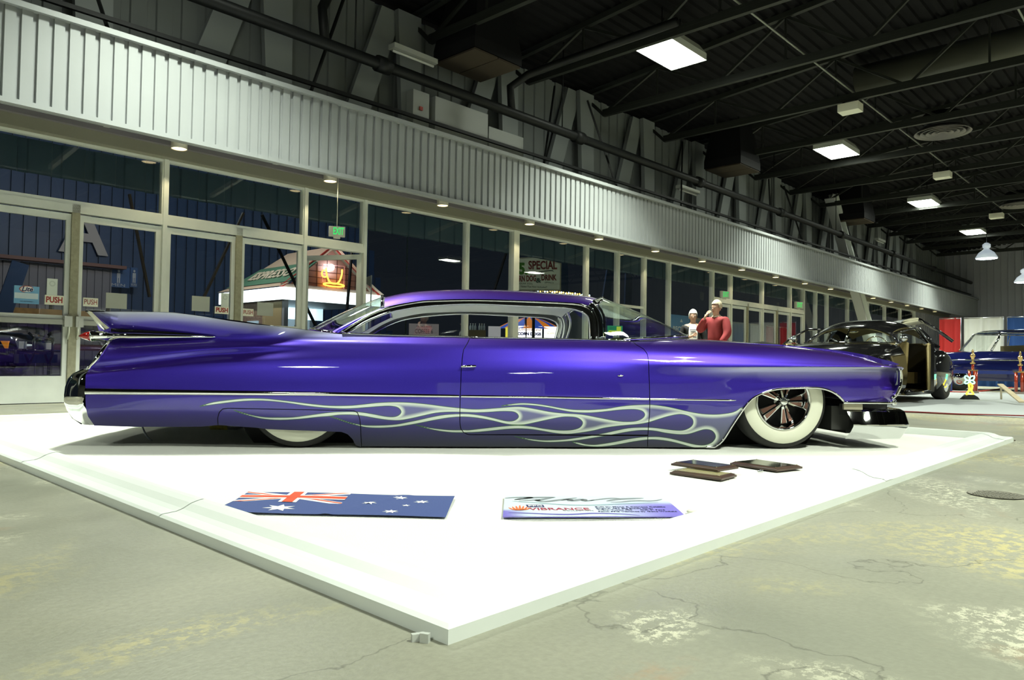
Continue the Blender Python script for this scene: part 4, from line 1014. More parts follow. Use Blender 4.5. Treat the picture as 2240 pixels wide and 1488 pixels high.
# ---- wheels
M_WW = mat('whitewall', (.74, .74, .60), .55)
def make_wheel(name, x, s, face, spokes=True, rr=.335):
    """wheel parts hang directly under a wheel root that is itself part of the car"""
    base = Matrix.Translation((x, s * face, rr - .004)) @ Matrix.Rotation(-PI / 2 * s, 4, 'X')   # local +z points outward
    tyre = MB().lathe([(.185, -.2), (.25, -.215), (.305, -.20), (.325, -.17), (rr, -.12), (rr, -.06), (.327, -.03), (.312, -.012), (.295, -.002)], base, 56)
    t = tyre.build('tyre', M_RUBBER, CAR)
    MB().lathe([(.296, -.003), (.285, .003), (.25, .008), (.215, .004), (.198, -.006)], base, 56).build('whitewall_band', M_WW, t)
    MB().lathe([(.200, -.004), (.203, .004), (.196, .008), (.188, .002), (.183, -.012), (.176, -.03), (.172, -.05), (.176, -.10), (.19, -.15)], base, 56).build('rim', M_CHROME, t)
    MB().lathe([(.001, -.14), (.19, -.14)], base, 30).build('brake_drum', M_UNDER, t)
    if spokes:
        for k in range(5):
            a0 = R(1 + 72 * k)
            for sg in (-1, 1):
                m = MB()
                def q(r, w_, z): 
                    c = Vector((math.cos(a0), math.sin(a0), 0)); d = Vector((-math.sin(a0), math.cos(a0), 0)); return base @ (c * r + d * w_ + Vector((0, 0, z)))
                a1, b1 = sg * .004, sg * .019; a2, b2 = sg * .006, sg * .050
                m.add([q(.035, a1, -.008), q(.035, b1, -.014), q(.165, b2, -.052), q(.165, a2, -.042), q(.035, a1, -.05), q(.035, b1, -.05), q(.165, b2, -.085), q(.165, a2, -.085)],
                      [(0, 1, 2, 3), (0, 3, 7, 4), (1, 5, 6, 2), (3, 2, 6, 7), (0, 4, 5, 1)])
                m.build('spoke', M_CHROME, t)
                e = MB(); e.add([q(.055, sg * .007, -.0125), q(.055, sg * .017, -.0185), q(.155, sg * .041, -.047), q(.155, sg * .010, -.0385)], [(0, 1, 2, 3)])
                for v_ in range(len(e.v)): pass
                z_off = (base.to_3x3() @ Vector((0, 0, .0015))); e.v = [tuple(Vector(p) + z_off) for p in e.v]
                e.build('spoke_inlay', mat('red_flake_inlay', (.26, .13, .10), .35, .6), t)
        MB().lathe([(.001, .018), (.022, .017), (.026, .012), (.030, 0), (.036, -.03), (.05, -.045)], base, 28).build('centre_cap', M_CHROME, t)
        for k in range(3):
            a0 = R(-20 + 120 * k); c = Vector((math.cos(a0), math.sin(a0), 0))
            MB().bar(base @ (c * .03 + Vector((0, 0, .004))), base @ (c * .078 + Vector((0, 0, -.002))), .022, .012).build('spinner_ear', M_CHROME, t)
    else:
        MB().lathe([(.001, .0), (.12, -.005), (.18, -.02)], base, 30).build('hub_cover', M_CHROME, t)
make_wheel('wheel', 3.327, -1, .915); make_wheel('wheel', 3.327, 1, .915)
make_wheel('wheel', 0.0, -1, .905, False); make_wheel('wheel', 0.0, 1, .905, False)
# ================================================================== white display carpet with moulded border
C0 = on_z(980, 1412, 0); PS0, PT0 = C0.dot(DB), C0.dot(NB); PS1, PT1 = PS0 + 6.28, PT0 + 6.42
M_BORD = mat('white_border_vinyl', (.72, .76, .72), .4, noise=(3, .03))
prof = [(0, 0), (0, .033), (.012, .04), (.06, .043), (.085, .05), (.115, .066), (.145, .074), (.165, .076), (.178, .070), (.182, .02), (.182, 0)]
BD = thing('border_moulding', 'white moulded border framing the display carpet', 'border', (0, 0, 0), BROT)
def side_run(a, b, nrm):
    P = [[(p[0] + nrm[0] * u, p[1] + nrm[1] * u, z) for u, z in prof] for p in (a, b)]; return P
crn = [(PS0, PT0), (PS1, PT0), (PS1, PT1), (PS0, PT1)]; ins = [(1, 1), (-1, 1), (-1, -1), (1, -1)]
rc_ = .03
for i in range(4):
    a = crn[i]; b = crn[(i + 1) % 4]; na = ins[i]; nb = ins[(i + 1) % 4]
    P = []
    for p, n in ((a, na), (b, nb)): P.append([(p[0] + n[0] * u, p[1] + n[1] * u, z) for u, z in prof])
    MB().grid(P, False).build('border_run', M_BORD, BD)
# joint sleeves on the runs
def sleeve(along, f, nm='joint_sleeve'):
    m = MB(); w_ = .055
    P = []
    for d in (-w_, w_):
        row = []
        for u, z in prof[1:-3]:
            q = (f + d, PT0 - .002 + u, z + .0015) if along == 's' else ((PS0 - .002 + u, f + d, z + .0015))
            row.append(q)
        P.append(row)
    m.grid(P, False).build(nm, M_BORD, BD)
for f in (PS0 + 3.0, PS1 - .3): sleeve('s', f)
for f in (PT0 + 1.6, PT0 + 3.4): sleeve('t', f)
# carpet: gentle waves, woven pile
M_CARP = mat('white_carpet', (.80, .81, .74), .95, noise=(2.5, .03), bump=(240, .5))
ncx = 120; P = []
def carpet_z(s, t): return .0165 + .0028 * math.sin(2.1 * s + 1.3 * t) * math.sin(3.7 * t - s) + .0016 * math.sin(9 * s + 4 * t + 2 * math.sin(3 * t))
for i in range(ncx + 1):
    s = PS0 + .17 + (PS1 - PS0 - .34) * i / ncx; P.append([(s, PT0 + .17 + (PT1 - PT0 - .34) * j / ncx, 0) for j in range(ncx + 1)])
P = [[(s, t, carpet_z(s, t)) for s, t, _ in r] for r in P]
cm = MB().grid(P)
o = cm.build('display_carpet', M_CARP, None, MBLD); props(o, 'white carpet filling the bordered display area under the purple car', 'carpet')

# ------------------------------------------------------------------ things lying on the carpet
def gxy(px, py, z=.022): return on_z(px, py, z)
def area_tri(poly, step, f):
    """triangulate a plan polygon with inner points and lift it with f(x, y) -> z; returns verts, faces"""
    P = resample(poly, step); x0, y0 = P.min(0); x1, y1 = P.max(0)
    xs = np.arange(x0, x1, step); ys = np.arange(y0, y1, step); G = np.array([(x, y) for x in xs for y in ys]) if len(xs) * len(ys) else np.zeros((0, 2))
    if len(G): d, ii = seg_dist(G, P); G = G[ii & (d > step * .4)]
    V = [Vector(p) for p in P] + [Vector(p) for p in G]; n = len(P)
    r = delaunay_2d_cdt(V, [(i, (i + 1) % n) for i in range(n)], [list(range(n))], 1, 1e-7)
    return [(v.x, v.y, f(v.x, v.y)) for v in r[0]], [tuple(q) for q in r[2]]
# flag: (u, v) in flag units (2 x 1) -> ground
TL, TR, BR, BL = [gxy(*p) for p in ((543, 1078), (995, 1088), (975, 1133), (470, 1122))]
# least-squares rectangle
ux = ((TR - TL) + (BR - BL)) / 4
def fuv(u, v):
    a, b = u / 2, v
    p = TL * (1 - a) * (1 - b) + TR * a * (1 - b) + BR * a * b + BL * (1 - a) * b; return Vector((p.x, p.y))
def fz(x, y):
    return .026 + .003 * math.sin(6 * x + 2 * y) * math.cos(9 * y - 3 * x) + .004 * math.exp(-((x + .10 - (y - 2.9) * .5) / .012) ** 2) + .004 * math.exp(-((x + .62 - (y - 2.9) * .6) / .015) ** 2)
FLAG_M = [mat('flag_blue', (.045, .075, .24), .85, bump=(300, .3)), mat('flag_white', (.8, .8, .78), .85), mat('flag_red', (.62, .07, .02), .85)]
fm = MB()
def fpoly(uvs, mi, lift):
    pl = [tuple(fuv(u, v)) for u, v in uvs]; vs, fs = area_tri(pl, .025, lambda x, y: fz(x, y) + lift); fm.m = mi; fm.add(vs, fs, True)
fpoly([(0.0, 0), (2, 0), (2, 1), (.16, 1), (-.02, .82), (.0, .45)], 0, 0)
c = 1.0; h = .5
def clipuv(poly):  # clip to canton [0,1]x[0,.5]
    def clip(P, f, g):
        out = []
        for i in range(len(P)):
            a, b = P[i - 1], P[i]; fa, fb = f(a), f(b)
            if fa >= 0: out.append(a)
            if fa * fb < 0: t = fa / (fa - fb); out.append((a[0] + (b[0] - a[0]) * t, a[1] + (b[1] - a[1]) * t))
        return out
    for f in (lambda p: p[0], lambda p: c - p[0], lambda p: p[1], lambda p: h - p[1]):
        poly = clip(poly, f, None)
        if len(poly) < 3: return None
    return poly
def band(a, b, w_, off=0):
    d = Vector((b[0] - a[0], b[1] - a[1])).normalized(); n = Vector((-d.y, d.x)); return [tuple(Vector(a) + n * (off - w_ / 2)), tuple(Vector(b) + n * (off - w_ / 2)), tuple(Vector(b) + n * (off + w_ / 2)), tuple(Vector(a) + n * (off + w_ / 2))]
for poly, mi, l in [(band((0, 0), (1, .5), .1), 1, .0006), (band((0, .5), (1, 0), .1), 1, .0008), (band((0, 0), (.5, .25), .033, .017), 2, .0011), (band((.5, .25), (1, .5), .033, -.017), 2, .0011),
                    (band((0, .5), (.5, .25), .033, .017), 2, .0013), (band((.5, .25), (1, 0), .033, -.017), 2, .0013), (band((.5, 0), (.5, .5), .167), 1, .0016), (band((0, .25), (1, .25), .167), 1, .0018), (band((.5, 0), (.5, .5), .1), 2, .0022), (band((0, .25), (1, .25), .1), 2, .0024)]:
    q = clipuv(poly)
    if q: fpoly(q, mi, l)
def star(cu, cv, r, n): return [(cu + (r if k % 2 == 0 else r * .45) * math.sin(PI * k / n), cv - (r if k % 2 == 0 else r * .45) * math.cos(PI * k / n)) for k in range(2 * n)]
for q in (star(.5, .76, .15, 7), star(1.5, .83, .075, 7), star(1.25, .45, .075, 7), star(1.5, .17, .075, 7), star(1.72, .37, .075, 7), star(1.6, .55, .042, 5)): fpoly(q, 1, .001)
fl = fm.build('flag', FLAG_M); props(fl, 'blue cloth flag with crossed corner and white stars, flat on the carpet', 'flag')

# poster board
q0, q1, q2, q3 = gxy(1100, 1133), gxy(1500, 1132.5), gxy(1450, 1088.5), gxy(1104, 1087.5)
ex = (q1 - q0).normalized(); pw_ = (q1 - q0).length; ey = Vector((-ex.y, ex.x, 0)); ph_ = (q3 - q0).dot(ey)
PO = thing('poster_board', 'white and violet show car poster board with red lettering lying on the carpet', 'poster', q0 + Vector((0, 0, .001)), math.atan2(ex.y, ex.x))
sk = (q3 - q0).dot(ex); sk2 = (q2 - q0).dot(ex)
print('poster', pw_, ph_, sk, sk2)
# the board is a true rectangle
m = MB().prism([((q - q0).dot(ex), (q - q0).dot(ey)) for q in (q0, q1, q2, q3)], 0, .005, lambda a, b, d: (a, b, d))
pmn = mat('poster_print', (.7, .8, .82), .3); nt, b = nodes_of(pmn); N = nt.nodes
tc = N.new('ShaderNodeTexCoord'); sx = N.new('ShaderNodeSeparateXYZ'); nt.links.new(tc.outputs['Object'], sx.inputs[0])
def mr_(src, a, b_, c0, c1):
    r = N.new('ShaderNodeMapRange'); r.interpolation_type = 'SMOOTHSTEP'
    for k, v in zip((1, 2, 3, 4), (a, b_, c0, c1)): r.inputs[k].default_value = v
    nt.links.new(src, r.inputs[0]); return r.outputs[0]
mm = N.new('ShaderNodeMath'); mm.operation = 'MULTIPLY'; nt.links.new(mr_(sx.outputs[0], pw_ * .5, pw_ * .95, 0, 1), mm.inputs[0]); nt.links.new(mr_(sx.outputs[1], ph_ * .75, ph_ * .45, 0, 1), mm.inputs[1])
m2 = N.new('ShaderNodeMath'); m2.operation = 'MULTIPLY'; nt.links.new(mr_(sx.outputs[0], pw_ * .2, 0, 0, 1), m2.inputs[0]); nt.links.new(mr_(sx.outputs[1], ph_ * .35, ph_ * .2, 0, 1), m2.inputs[1])
mx = N.new('ShaderNodeMath'); mx.operation = 'MAXIMUM'; nt.links.new(mm.outputs[0], mx.inputs[0]); nt.links.new(m2.outputs[0], mx.inputs[1])
cx = N.new('ShaderNodeMix'); cx.data_type = 'RGBA'; nt.links.new(mx.outputs[0], cx.inputs[0]); cx.inputs[6].default_value = (.70, .80, .82, 1); cx.inputs[7].default_value = (.22, .18, .62, 1); nt.links.new(cx.outputs[2], b.inputs['Base Color'])
m.build('board', pmn, PO)
M_RED = mat('poster_red', (.35, .03, .06), .5); M_NAVY = mat('print_navy', (.02, .025, .10), .5); M_GREY = mat('print_grey', (.22, .25, .26), .5); M_ORG = mat('print_orange', (.7, .16, .03), .5)
def P_(px, py, z=.0057):
    p = on_z(px, py, .028); d = p - q0; return Vector((d.dot(ex), d.dot(ey), z))
zt = .0056
def ptext(body, px0, px1, py, hpx, m_, bold=.0):
    a = P_(px0, py); b_ = P_(px1, py); hh = (P_(px0, py - hpx / 2) - P_(px0, py + hpx / 2)).y
    t = text(body, hh * 1.35, m_, PO, (0, 0, 0), (0, 0, 0), depth=.0004, bold=bold); wd = max(t.dimensions.x, 1e-4)
    t.location = ((a.x + b_.x) / 2, (a.y + b_.y) / 2, zt); t.scale = ((b_.x - a.x) / wd, 1, 1); return t
ptext('VIBRANCE', 1157, 1290, 1114.2, 5.2, M_RED, .001)
ptext('COLLECTION', 1232, 1298, 1117.8, 1.6, M_GREY)
ptext('PPG', 1156, 1186, 1107.3, 3.2, mat('print_white', (.85, .85, .85), .5))
a = P_(1153, 1110); b_ = P_(1188, 1104.6); MB().box(a.x, b_.x, a.y, b_.y, .005, .0054).build('badge', M_NAVY, PO)
for body, x0, x1, y in (('Built by: Mario & Catriona Colalillo', 1302, 1455, 1109.6), ('Engine: 454 Big Block Chev', 1304, 1428, 1113), ('Trans: Turbo 400      Diff: 9" Ford', 1307, 1454, 1116.2), ('Paint: PPG Vibrance by Gene Winfield', 1309, 1480, 1119.6)):
    ptext(body, x0, x1, y, 2.3, M_NAVY, .0002)
def stroke(pts, w_, m_, nm='swash'):
    P = [P_(x, y) for x, y in catmull(pts, 5)]; L = []; n = len(P)
    for i, p in enumerate(P):
        t = (P[min(i + 1, n - 1)] - P[max(i - 1, 0)]).normalized(); nn = Vector((-t.y, t.x, 0)); k = w_ * math.sin(PI * (i + .5) / n) ** .6; L.append([p + nn * k, p - nn * k])
    MB().grid(L, False).build(nm, m_, PO)
for pts, w_ in (([(1104, 1090.5), (1125, 1089), (1160, 1088.6), (1150, 1091.5), (1125, 1094)], .012), ([(1126, 1094), (1150, 1090), (1190, 1088.6), (1215, 1088.5)], .014), ([(1135, 1096.5), (1175, 1094), (1175, 1095.6), (1200, 1090.5), (1212, 1088.6)], .012),
                ([(1172, 1095.5), (1190, 1098), (1225, 1094), (1262, 1089.5)], .013), ([(1228, 1095.5), (1245, 1093), (1250, 1096), (1275, 1093), (1280, 1096.5), (1300, 1094)], .016), ([(1290, 1096), (1315, 1092.5), (1340, 1090.5), (1358, 1091.5)], .010),
                ([(1327, 1097), (1350, 1093), (1385, 1091), (1408, 1090.5)], .014), ([(1335, 1099), (1360, 1098.5), (1380, 1096.5), (1400, 1096), (1420, 1096.4), (1435, 1095.5), (1448, 1092.6)], .012)):
    stroke(pts, w_, M_GREY)
stroke([(1120, 1097), (1180, 1101), (1240, 1105), (1300, 1105.5), (1370, 1102.5), (1440, 1100)], .008, mat('print_teal', (.25, .38, .42), .5))
for pts, w_ in (([(1112, 1122), (1150, 1123), (1210, 1125.5), (1250, 1125.8), (1300, 1123.5), (1360, 1125), (1400, 1128)], .010), ([(1114, 1130), (1150, 1131.6), (1250, 1131.8), (1340, 1131), (1400, 1131.6), (1495, 1131)], .008)):
    stroke(pts, w_, mat('print_violet', (.12, .10, .42), .5))
for k in range(7):
    x = 1122 + 5 * k; stroke([(1135 + (x - 1137) * .3, 1117), (x, 1115), (x + (k - 3) * 3.2, 1106 + abs(k - 3) * 1.6)], .005, M_ORG, 'flame_mark')

# award plaques
M_WOOD = mat('dark_walnut', (.055, .030, .018), .35, noise=(8, .3)); M_PLATE = mat('engraved_plate', (.02, .022, .015), .08, .6); M_GOLD = mat('gold_plate', (.60, .55, .25), .25, .5)
def plaque(cl, cb, cr_, z0, lab, plate):
    """corners left, bottom, right on the top face"""
    zt_ = z0 + .018; L, B, Rr = [on_z(*p, zt_) for p in (cl, cb, cr_)]
    e1 = (B - L); w_ = e1.length; e1.normalize(); e2 = Vector((-e1.y, e1.x, 0)); hh = max(.18, abs((Rr - B).dot(e2)))
    c_ = L + e1 * w_ / 2 + e2 * hh / 2
    o = thing('award_plaque', lab, 'plaque', (c_.x, c_.y, z0), math.atan2(e1.y, e1.x), 'award plaques on the carpet')
    m = MB(); a, b2 = w_ / 2, hh / 2
    rings = [[(sx * (a - d), sy * (b2 - d), z) for sx, sy in ((-1, -1), (1, -1), (1, 1), (-1, 1))] for d, z in ((0, 0), (0, .010), (.006, .012), (.018, .019))]
    vs = [p for r in rings for p in r]; fs = [(3, 2, 1, 0), (12, 13, 14, 15)]
    for k in range(3):
        for j in range(4): fs.append((k * 4 + j, k * 4 + (j + 1) % 4, (k + 1) * 4 + (j + 1) % 4, (k + 1) * 4 + j))
    m.add(vs, fs).build('wood_base', M_WOOD, o)
    MB().box(-a + .026, a - .026, -b2 + .026, b2 - .026, .019, .0205).build('plate', plate, o)
    for sx in (-1, 1):
        for sy in (-1, 1): MB().ell((sx * (a - .022), sy * (b2 - .022), .020), (.003, .003, .002), 8, 4).build('screw', M_GOLD, o)
    return o
plaque((1465, 1030), (1578, 1044), (1614, 1038), .023, 'walnut plaque with a gold plate, partly under another plaque', M_GOLD)
plaque((1468, 1011), (1570, 1025), (1607, 1017), .047, 'dark walnut plaque resting on top of the gold plated one', M_PLATE)
plaque((1597, 1010), (1699, 1025), (1732, 1015), .023, 'dark walnut plaque lying nearest the front wheel', M_PLATE)
p = gxy(1663, 1034, .022)
orn = thing('ornament', 'tiny chrome crown ornament on the carpet below the right plaque', 'ornament', p)
for k in range(4): MB().tube([(-.012 + .008 * k, 0, 0), (-.010 + .007 * k, 0, .010 + .002 * k)], .0045, 8).build('loop', M_CHROME, orn)
p = gxy(1532, 1124, .02); props(MB().ell((p.x, p.y, .028), (.055, .03, .014), 20, 8).build('cloth_roll', mat('offwhite_cloth', (.75, .76, .62), .9)), 'small off white rolled cloth right of the poster', 'cloth')
p = gxy(757, 1203, .023); props(MB().tube([(p.x - .012, p.y + .02, .026), (p.x, p.y, .028), (p.x + .012, p.y - .008, .026)], .0018, 6).build('twig', mat('twig', (.03, .03, .02), .8)), 'tiny dark twig on the carpet below the flag', 'twig')
# strap and cable under the tail
p = gxy(452, 950, .02)
o = thing('tow_strap', 'rolled yellow strap lying under the tail of the purple car', 'strap', (p.x, p.y + .35, .02))
MB().tube([(-.11, 0, .03), (.03, 0, .03)], .03, 14).build('webbing', mat('yellow_webbing', (.38, .33, .06), .8, noise=(40, .3)), o)
MB().tube([(.03, 0, .028), (.10, 0, .03), (.16, 0, .035)], [.028, .03, .012], 12).build('buckle', mat('buckle', (.25, .25, .24), .3, .8), o)
a = gxy(332, 965, .022); 
o = props(MB().tube(catmull([(a.x, a.y, .024), (a.x - .06, a.y + .05, .05), (a.x - .12, a.y + .10, .115), (a.x - .15, a.y + .12, .16)], 4), .006, 8).build('cable', mat('grey_cable', (.22, .25, .28), .5)), 'grey cable hanging from under the tail to the carpet', 'cable')
# clamp and manhole on the floor
p = on_z(912, 1390, .012); o = thing('tape_scrap', 'crumpled clear tape scrap by the near border corner', 'tape', p)
MB().box(-.012, .012, -.006, .006, -.012, .004, Matrix.Rotation(.4, 4, 'Z')).box(.010, .03, -.008, .004, -.012, .008, Matrix.Rotation(-.3, 4, 'Z')).build('scrap', mat('clear_tape', (.5, .52, .48), .2), o)
p = on_z(2180, 1083, .002); o = thing('manhole_cover', 'round steel manhole cover set in the concrete at the right', 'manhole cover', p)
MB().lathe([(.001, 0), (.115, 0), (.118, .003), (.122, .003)], n=36).build('cover', mat('cover_steel', (.20, .19, .15), .5, .3), o)
g_ = MB()
for i in range(-4, 5):
    for j in range(-4, 5):
        if i * i + j * j < 18: g_.box(i * .023 - .006, i * .023 + .006, j * .023 - .006, j * .023 + .006, 0, .004)
g_.build('tread_pattern', mat('cover_tread', (.30, .29, .24), .4, .3), o)
p = on_z(2208, 964, .01); deb = MB()
for k in range(14): deb.ell((p.x + random.uniform(-.05, .05), p.y + random.uniform(-.03, .03), .008 + random.uniform(0, .008)), (.008, .006, .005), 6, 4)
o = deb.build('debris', mat('debris_brown', (.08, .06, .04), .9)); props(o, 'small heap of brown debris at the right corner of the border', 'debris', kind='stuff')
# show card inside the windshield
c_ = gp(1345, 722, -.06); cw = MCAR @ c_
o = thing('show_card', 'green and yellow show card standing inside the windshield', 'card', cw, CANG)
MB().box(-.056, .056, -.002, .002, -.030, .030).build('card', mat('card_green', (.02, .30, .16), .4), o)
MB().box(-.047, .044, -.004, -.002, -.026, -.004).box(.012, .044, -.004, -.002, -.004, .024).build('yellow_field', mat('card_yellow', (.75, .80, .08), .4), o)
text('2011', .024, mat('card_ink', (.01, .14, .09), .4), o, (-.018, -.0035, .012), (PI / 2, 0, 0), depth=.0004)
# ================================================================== stickers on the doors
M_SIGNW = mat('sign_cream', (.80, .80, .68), .4); M_SIGNR = mat('sign_red', (.32, .03, .02), .4); M_GRAYP = mat('grey_paper', (.36, .38, .34), .6)
def on_glass(px0, px1, py0, py1, name, lab, m, th=.004, group=None, cat='sign', t=TW - .03):
    s0, z1 = on_t(px0, (py0 + py0) / 2, t); s1, z0 = on_t(px1, py1, t); sA, zA = on_t(px0, py1, t)
    zc = (zA + z1) / 2; hh = (z1 - zA)
    o = thing(name, lab, cat, W((s0 + s1) / 2, t, zc), BROT, group)
    MB().box(-(s1 - s0) / 2, (s1 - s0) / 2, -th, th, -hh / 2, hh / 2).build('plate', m, o); return o, s1 - s0, hh
for i, (a, b, c, d, big) in enumerate([(98, 139, 645, 666, 1), (182, 214, 651, 670, 0), (470, 500, 670, 686, 1), (531, 554, 675, 691, 0)]):
    lab = ['bold red on cream door sign on the leftmost door', 'thin red lettered door sign above the rear fin', 'bold red door sign on the third door from the left', 'thin red lettered door sign on the fourth door beside the kiosk'][i]
    o, w_, h_ = on_glass(a, b, c, d, 'push_sign', lab, M_SIGNW, group='door signs')
    t = text('PUSH', h_ * .85, M_SIGNR, o, (0, -.006, 0), depth=.001, bold=.003 if big else 0); t.scale = (w_ * .86 / max(t.dimensions.x, .01), 1, 1)
for i, (a, b, c, d) in enumerate([(232, 277, 640, 674), (420, 458, 647, 680), (563, 597, 661, 690)]):
    on_glass(a, b, c, d, 'notice_paper', ['blank grey paper on the door behind the rear fin', 'blank grey paper on the third door', 'blank grey paper on the fourth door by the kiosk'][i], M_GRAYP, group='blank papers on the doors', cat='paper')
for i, (a, b, c, d) in enumerate([(103, 125, 609, 645), (484, 500, 641, 672)]):
    o, w_, h_ = on_glass(a, b, c, d, 'notice_sheet', ['white notice sheet above the leftmost door sign', 'white notice sheet above the third door sign'][i], mat('pale_sheet', (.62, .68, .64), .6), cat='notice')
    MB().lathe([(.02, 0), (.035, 0)], Matrix.Translation((0, -.006, h_ * .2)) @ Matrix.Rotation(PI / 2, 4, 'X'), 16).build('seal', mat('seal_grey', (.5, .56, .52), .6), o)
o, w_, h_ = on_glass(31, 85, 624, 663, 'beer_poster', 'blue beer poster with white oval logo on the leftmost door', mat('poster_blue', (.16, .38, .62), .4), cat='poster')
MB().box(-w_ * .48, w_ * .46, -.007, -.004, -h_ * .22, h_ * .10).build('white_panel', mat('poster_panel', (.55, .66, .74), .4), o)
MB().lathe([(.0, 0), (w_ * .27, 0)], Matrix.Translation((0, -.0075, h_ * .32)) @ Matrix.Rotation(PI / 2, 4, 'X') @ Matrix.Diagonal((1, .48, 1, 1)), 24).build('oval_logo', mat('logo_white', (.85, .85, .85), .4), o)
MB().tube([(w_ * .29 * math.cos(a), -.006, h_ * .32 + w_ * .145 * math.sin(a)) for a in np.linspace(.6, 4.4, 14)], .004, 6).build('logo_swoosh', mat('logo_red', (.5, .08, .05), .4), o)
text('Lite', h_ * .36, M_NAVY, o, (0, -.010, h_ * .32), depth=.0008, bold=.002, shear=.3)
text('LIVE RESPONSIBLY', h_ * .08, M_NAVY, o, (0, -.006, -h_ * .38), depth=.0008)

# ------------------------------------------------------------------ exit signs
M_EXIT = mat('exit_green', (.02, .5, .1), .4, emit=(.05, 1, .22), es=.6); M_SGREY = mat('exit_body', (.52, .53, .44), .4)
def exit_sign(px, py, t, w_, h_, lab, turn=0, rod=True):
    s, z = on_t(px, py, t)
    o = thing('exit_sign', lab, 'exit sign', W(s, t, z), BROT + turn, 'hanging exit signs')
    MB().box(-w_ / 2, w_ / 2, -.03, .03, -h_ / 2, h_ / 2).build('sign_box', M_SGREY, o)
    MB().box(-.05, .05, -.02, .02, -h_ / 2 - .03, -h_ / 2).build('base', M_SGREY, o)
    t_ = text('EXIT', h_ * .98, M_EXIT, o, (0.02, -.032, 0), depth=.001, bold=.003); t_.scale = (w_ * .66 / t_.dimensions.x, 1, 1)
    if rod: MB().cyl((0, 0, h_ / 2), (0, 0, 3.6 - z), .006, n=6).build('hanger_rod', M_SGREY, o)
exit_sign(737, 507, 9.7, .24, .155, 'green exit sign hanging between the door bay and the first window', R(-28))
exit_sign(1585, 645, 9.85, .30, .20, 'green exit sign above the man in red', R(-20), False)
exit_sign(1747, 668, 9.85, .34, .22, 'farthest green exit sign, near the black coupe', R(-20), False)

# ================================================================== outside, seen through the glass
struct('ground_outside', MB().box(-16, 60, T1 + .06, 62, -.25, -.05), M_ASPH, 'dark asphalt outside the glass front')
s0_ = -14
struct('trim_10', corr(S0, S1, .42, .03, .28, 11.9, 3.10, 3.58), M_TEAL, 'teal ribbed valance of the outer canopy')
cn = MB().box(S0, S1, 10.3, 11.85, 3.60, 3.64)
struct('trim_11', cn, M_TEAL, 'teal underside of the outer canopy')
# blue ribbed neighbouring building with slanted end
TB = 26.0
sR, zR = on_t(797, 500, TB); sR2, zR2 = on_t(830, 645, TB)
prof = []; x = -16.0
m = MB(); x = -16.0; rows_ = []
def endx(z): return sR + (sR2 - sR) * (z - zR) / (zR2 - zR)
while x < sR2 + 1.2:
    for a, b, o_ in ((x, x + .27, 0), (x + .28, x + .34, .06)):
        if b < endx(7.5): m.box(a, b, TB + o_, TB + o_ + .02, -.05, 7.5)
        else:
            zt2 = min(7.5, zR2 + (a - sR2) * (zR - zR2) / (sR - sR2) if a > sR else 7.5)
            if zt2 > 0: m.box(a, b, TB + o_, TB + o_ + .02, -.05, max(zt2, .1))
    x += .35
o = m.build('blue_building', M_BLUE, None, MBLD); props(o, 'blue ribbed metal building across the yard', 'building')
def yard(px, py, t): s, z = on_t(px, py, t); return s, z
# letter A, restroom signs
s, z = yard(183, 513, TB - .1)
o = thing('wall_letter', 'large grey letter A on the blue building', 'letter', W(s, TB - .15, z), BROT)
t_ = text('A', 1.9, mat('letter_grey', (.42, .40, .40), .6), o, (0, 0, 0), depth=.03, bold=.05)
for i, (px, w_, word) in enumerate([(259, 40, 'MEN'), (293, 14, 'WOMEN')]):
    s, z = yard(px, 607, TB - .6)
    o = thing('restroom_sign', ['blue mens restroom sign on the blue building', 'narrow blue womens restroom sign right of the mens sign'][i], 'restroom sign', W(s, TB - .6, z), BROT)
    ww = .68 if i == 0 else .22
    MB().box(-ww / 2, ww / 2, 0, .05, -.32, .32).build('panel', mat('sign_blue', (.03, .09, .24), .4), o)
    ic = mat('sign_grey', (.35, .38, .42), .5, emit=(.3, .35, .4), es=.05)
    MB().ell((0, -.02, .2), (.035, .01, .045), 10, 6).box(-.05, .05, -.02, -.01, -.02, .14).box(-.045, -.01, -.02, -.01, -.18, -.02).box(.01, .045, -.02, -.01, -.18, -.02).build('figure', ic, o)
    tt = text(word, .13, ic, o, (0, -.01, -.25), depth=.004); tt.scale = ((.4 if i == 0 else .17) / tt.dimensions.x, 1, 1)
# lower grey annex at the left with eave, doorway, boards
s1_, z1_ = yard(245, 590, 25.3); sL_, zL_ = yard(-40, 562, 25.3)
an = corr(sL_ - 3, s1_, .22, .03, .14, 25.3, -.05, z1_)
o = an.build('annex_wall', mat('annex_grey', (.17, .17, .20), .6), None, MBLD); props(o, 'grey ribbed annex wall under the blue building, behind the left doors', 'wall')
o = MB().box(sL_ - 3, s1_ + .3, 24.9, 25.3, z1_ + .01, z1_ + .11).build('annex_eave', mat('eave_brown', (.16, .08, .07), .6), None, MBLD); props(o, 'red brown eave strip above the grey annex', 'eave')
for i, (y0, y1, mcol, lab) in enumerate([(671, 686, (.28, .15, .03), 'upper amber wooden board behind the leftmost doors'), (750, 764, (.08, .03, .02), 'lower dark brown board behind the leftmost doors')]):
    sa, za = yard(0, (y0 + y1) / 2, 24.6); sb, _ = yard(240, (y0 + y1) / 2, 24.6); _, zt_ = yard(0, y0, 24.6); _, zb2 = yard(0, y1, 24.6)
    o = MB().box(sa - 3, sb, 24.55, 24.65, zb2, zt_).build('wooden_board', mat('board_%d' % i, mcol, .5, noise=(6, .3)), None, MBLD); props(o, lab, 'board')
    q_ = MB()
ps = MB()
for px in (-20, 110, 235):
    sa, _ = yard(px, 700, 24.7); ps.box(sa - .04, sa + .04, 24.66, 24.73, -.05, 2.0)
